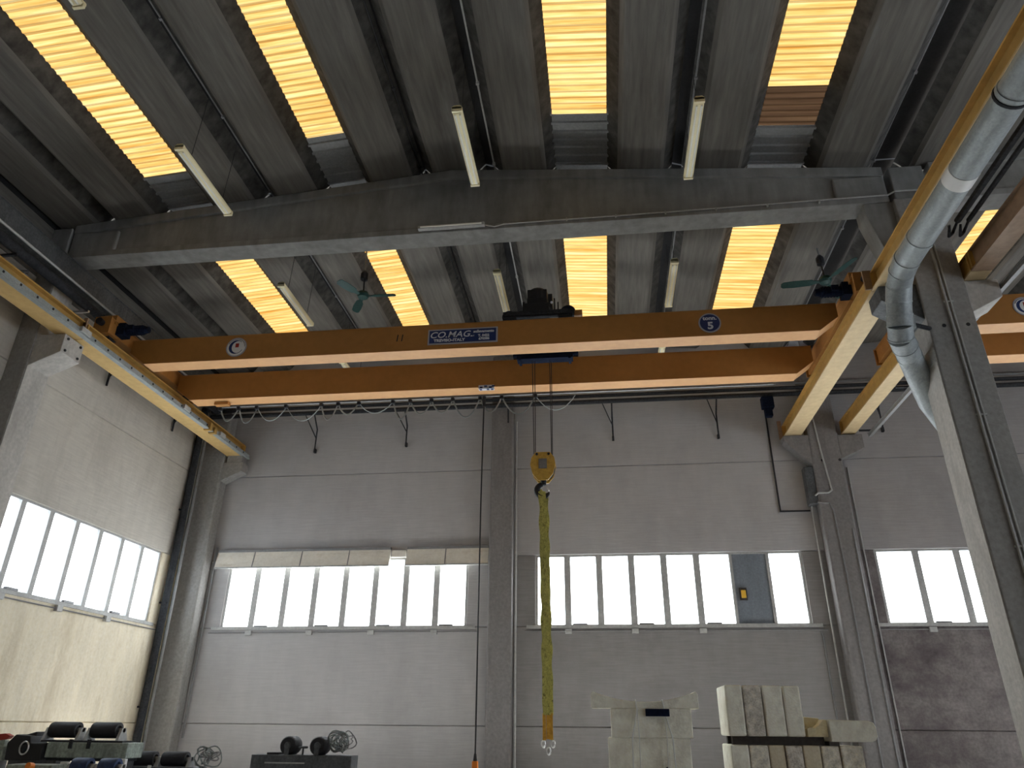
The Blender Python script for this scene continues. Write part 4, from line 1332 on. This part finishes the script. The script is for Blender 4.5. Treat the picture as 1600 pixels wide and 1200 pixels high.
for i in range(7):
    block(lx[i] + 0.008, lx[i + 1] - 0.008, 13.0 + 0.012 * (i % 3), 13.95, 0.10, 1.42 - 0.006 * (i % 2), lm[i], ll[i], 'lower row of stone blocks', 0.022)
for i, (y, lb) in enumerate(((13.12, 'front'), (13.65, 'rear'))):
    g = MB().box(1.95, 3.35, y, y + 0.14, 1.42, 1.54)
    tag(g.build('timber_batten', BATTEN, origin=(2.6, y, 1.42)), '%s dark batten between the two rows of stone blocks' % lb, 'batten', 'battens between block rows')
    g = MB().box(1.9, 3.85, y, y + 0.14, 0.0, 0.10)
    tag(g.build('timber_batten', BATTEN, origin=(2.8, y, 0)), '%s floor batten beneath the lower row of stone blocks' % lb, 'batten', 'battens under the blocks')
g = MB().box(3.4, 3.55, 13.05, 13.85, 1.42, 1.475)
tag(g.build('timber_batten', BATTEN, origin=(3.47, 13.4, 1.42)), 'thin packing strip under the long stone slab', 'batten')
# foam piece and slab
ft = [(3.10, 1.54), (3.41, 1.54), (3.41, 1.78), (3.36, 1.79), (3.30, 1.72), (3.22, 1.66), (3.15, 1.68), (3.10, 1.66)]
fo = MB().prism(ft, 'y', 13.05, 13.3)
fo.prism([(3.10, 1.54), (3.36, 1.54), (3.36, 1.81), (3.10, 1.83)], 'y', 13.3, 13.9)
tag(fo.build('foam_piece', FOAM, bevel=0.008, origin=(3.25, 13.4, 1.54)), 'cream hollowed foam piece between the upright blocks and the slab', 'foam')
sp = [(3.43, 1.475), (4.03, 1.475), (4.10, 1.50), (4.13, 1.56), (4.13, 1.68), (4.10, 1.75), (4.03, 1.775), (3.43, 1.79)]
o = MB().prism(sp, 'y', 13.0, 13.6).build('stone_slab', STONE, bevel=0.015, origin=(3.8, 13.3, 1.475))
tag(o, 'long pale stone slab with rounded right end lying on the lower row', 'slab')

# ------------------------------------------------------------------ machines along the left


def roller(t, x0, x1, y, z, r, m=RUBBER, axis='x', support=0.0):
    pr = [(r * 0.45, x0), (r * 0.95, x0), (r, x0 + 0.03), (r, x1 - 0.03), (r * 0.95, x1), (r * 0.6, x1), (r * 0.55, x1 - 0.05)]
    if axis == 'x':
        o = MB().lathe([(a, b) for a, b in pr], (0, y, z), 'x', 22).build('roller', m, t, smooth=True)
        MB().cyl((x0 - 0.1, y, z), (x1 + 0.1, y, z), r * 0.3, r * 0.3, 12).build('axle', CHROME, o)
        for x in (x0 - 0.08, x1 + 0.05):
            MB().prism([(y - r * 1.1, z - r * 1.35), (y + r * 1.1, z - r * 1.35), (y + r * 0.4, z + r * 0.3), (y - r * 0.4, z + r * 0.3)], 'x', x, x + 0.05).build('bearing_bracket', FRAME, t)
    return o


w1 = thing('welding_rotator', 'grey-green roller bed with two black rollers on top, by the left wall', 'machine', (-9.4, 13.7, 0))
MB().box(-10.12, -8.55, 13.5, 14.0, 1.07, 1.32).build('top_beam', MACH, w1, bevel=0.015)
MB().box(-10.1, -8.6, 13.55, 13.95, 1.02, 1.07).build('under_plate', DARK, w1)
roller(w1, -10.25, -9.72, 13.72, 1.52, 0.135)
roller(w1, -9.42, -8.92, 13.72, 1.52, 0.135)
MB().box(-10.3, -9.5, 13.55, 13.9, 1.32, 1.35).build('roller_plate', DARK, w1)
MB().box(-9.5, -8.7, 13.55, 13.9, 1.32, 1.35).build('roller_plate', DARK, w1)
for x in (-10.0, -8.75):
    MB().box(x - 0.1, x + 0.1, 13.55, 13.95, 0, 1.03).build('leg', MACH_DK, w1)
for x, z in ((-9.72, 0.86), (-8.62, 0.92)):
    MB().box(x, x + 0.13, 13.42, 13.5, z, z + 0.15).build('white_tag', WHITE, w1, bevel=0.01)
for x in (-9.65, -9.3):
    MB().box(x - 0.03, x + 0.03, 13.47, 13.5, 1.22, 1.37).build('clamp', DARK, w1)
gb = thing('gearbox', 'dark gearbox with a bright ring on its front, left of the roller bed', 'machine', (-10.5, 13.6, 0))
MB().prism([(-10.85, 1.02), (-10.16, 1.02), (-10.16, 1.30), (-10.42, 1.30), (-10.46, 1.42), (-10.75, 1.44), (-10.88, 1.3)], 'y', 13.45, 13.9).build('body', CABLE, gb, bevel=0.02)
MB().prism([(-10.80, 1.40), (-10.46, 1.49), (-10.46, 1.36), (-10.8, 1.30)], 'y', 13.6, 14.1).build('cover', CABLE, gb, bevel=0.02)
MB().tube([(-10.50 + 0.085 * math.cos(a * math.pi / 8), 13.43, 1.22 + 0.105 * math.sin(a * math.pi / 8)) for a in range(16)], 0.014, 6, closed=True).build('ring', CHROME, gb)
MB().cyl((-10.50, 13.45, 1.22), (-10.50, 13.40, 1.22), 0.055, 0.04, 12).build('shaft_end', DARK, gb)
MB().box(-10.8, -10.25, 13.5, 13.88, 0, 1.02).build('stand', MACH_DK, gb)
b2 = thing('steel_beam', 'short grey-green steel beam end cut off by the left edge', 'machine', (-11.3, 13.7, 0))
MB().box(-11.75, -10.95, 13.5, 13.9, 1.0, 1.24).build('beam', MACH, b2, bevel=0.012)
MB().box(-11.5, -11.1, 13.55, 13.85, 0, 1.0).build('stand', MACH_DK, b2)
MB().prism([(-11.20, 1.33), (-11.02, 1.36), (-10.97, 1.41), (-11.08, 1.45), (-11.2, 1.44)], 'y', 13.6, 13.7).build('handle', REDP, b2)
MB().box(-11.2, -11.05, 13.6, 13.7, 1.24, 1.34).build('handle_mount', MACH, b2)
w2 = thing('welding_rotator', 'lower roller bed with two blue rollers in front of the grey-green one', 'machine', (-9.2, 12.6, 0))
MB().box(-10.2, -8.2, 12.55, 13.1, 0.62, 0.80).build('top_beam', MACH, w2, bevel=0.015)
roller(w2, -9.0, -8.7, 12.8, 0.98, 0.13, MACH_BLUE)
roller(w2, -8.5, -8.2, 12.8, 0.98, 0.13, MACH_BLUE)
MB().box(-10.1, -9.25, 12.6, 13.0, 0.80, 1.0).build('control_box', MACH, w2, bevel=0.02)
MB().cyl((-9.62, 12.6, 0.97), (-9.62, 12.5, 0.99), 0.06, 0.05, 12).build('knob', ORANGE, w2)
for x in (-10.0, -8.4):
    MB().box(x - 0.1, x + 0.1, 12.6, 13.0, 0, 0.63).build('leg', MACH_DK, w2)
w3 = thing('welding_rotator', 'dark roller bed with two black rollers beside the corner column', 'machine', (-8.0, 14.2, 0))
MB().box(-9.0, -7.5, 14.0, 14.5, 0.72, 0.92).build('top_beam', MACH_DK, w3, bevel=0.015)
roller(w3, -8.85, -8.38, 14.2, 1.05, 0.125)
roller(w3, -8.22, -7.76, 14.2, 1.05, 0.125)
for x in (-8.8, -7.7):
    MB().box(x - 0.1, x + 0.1, 14.05, 14.45, 0, 0.73).build('leg', MACH_DK, w3)
MB().cyl((-9.0, 14.2, 1.0), (-9.12, 14.2, 1.0), 0.09, 0.08, 12).build('motor', MACH_DK, w3)
MB().box(-8.38, -8.32, 13.97, 14.0, 0.75, 0.95).build('white_tag', WHITE, w3)


def coil(name, label, cx, cy, cz, r, n, m1, seed, par_cat='cable', tilt=0.5):
    random.seed(seed)
    t = thing(name, label, par_cat, (cx, cy, cz - r))
    for k in range(n):
        rr = r * (0.6 + 0.4 * random.random())
        ox, oz = random.uniform(-0.6, 0.6) * r, random.uniform(-0.15, 0.15) * r
        ph = random.uniform(0, 6)
        tl = tilt + random.uniform(-1.1, 1.1)
        yw = random.uniform(-1.2, 1.2)
        pts = []
        for a in range(18):
            an = a * math.pi / 9
            px, py = rr * math.cos(an), rr * math.sin(an) * math.sin(tl) * 0.7 + 0.05 * math.sin(3 * an + ph)
            pts.append((cx + ox + px * math.cos(yw) - py * math.sin(yw), cy + (px * math.sin(yw) + py * math.cos(yw)) * 0.6, cz + oz + rr * math.sin(an) * abs(math.cos(tl)) + 0.03 * math.sin(2 * an + ph)))
        MB().tube(pts, 0.013, 5, closed=True).build('cable_turn', m1 if k % 3 else CONDUIT, t)
    return t


coil('cable_coil', 'loops of grey cable hung over the end of the dark roller bed', -7.42, 14.25, 1.10, 0.2, 8, FEST, 5)
w4 = thing('welding_rotator', 'dark roller bed with two black wheels standing before the far left wall', 'machine', (-6.3, 16.1, 0))
MB().box(-7.36, -5.22, 16.0, 16.45, 0.80, 1.08).build('top_beam', MACH_DK, w4, bevel=0.015)
MB().box(-7.05, -6.2, 15.992, 16.0, 0.92, 0.945).build('scale_strip', FRAME, w4)
for x in (-7.1, -5.5):
    MB().box(x - 0.12, x + 0.12, 16.05, 16.4, 0, 0.81).build('leg', MACH_DK, w4)
for xc in (-6.62, -5.98):
    o = MB().lathe([(0.06, -0.16), (0.15, -0.16), (0.175, -0.13), (0.175, 0.2), (0.15, 0.23), (0.06, 0.23)], (xc, 16.2, 1.25), 'y', 22).build('roller', RUBBER, w4, smooth=True)
    MB().cyl((xc, 16.045, 1.25), (xc, 16.0, 1.25), 0.075, 0.06, 14).build('hub', MACH_DK, o)
    o.rotation_euler = (0, 0, 0)
    for y in (16.01, 16.44):
        MB().box(xc - 0.05, xc + 0.05, y - 0.0, y + 0.02, 1.08, 1.27).build('bearing_bracket', MACH_DK, w4)
MB().box(-7.05, -6.8, 16.05, 16.3, 1.08, 1.12).build('pad', CABLE, w4)
MB().cyl((-6.3, 16.1, 1.08), (-6.3, 16.1, 1.2), 0.02, 0.02, 8).lathe([(0.09, 1.2), (0.1, 1.22), (0.09, 1.24)], (-6.3, 16.1, 0), 'z', 14).build('hand_wheel', MACH_DK, w4)
coil('cable_coil', 'tangle of grey cables heaped on the right end of the far roller bed', -5.5, 16.2, 1.33, 0.22, 12, FEST, 9)
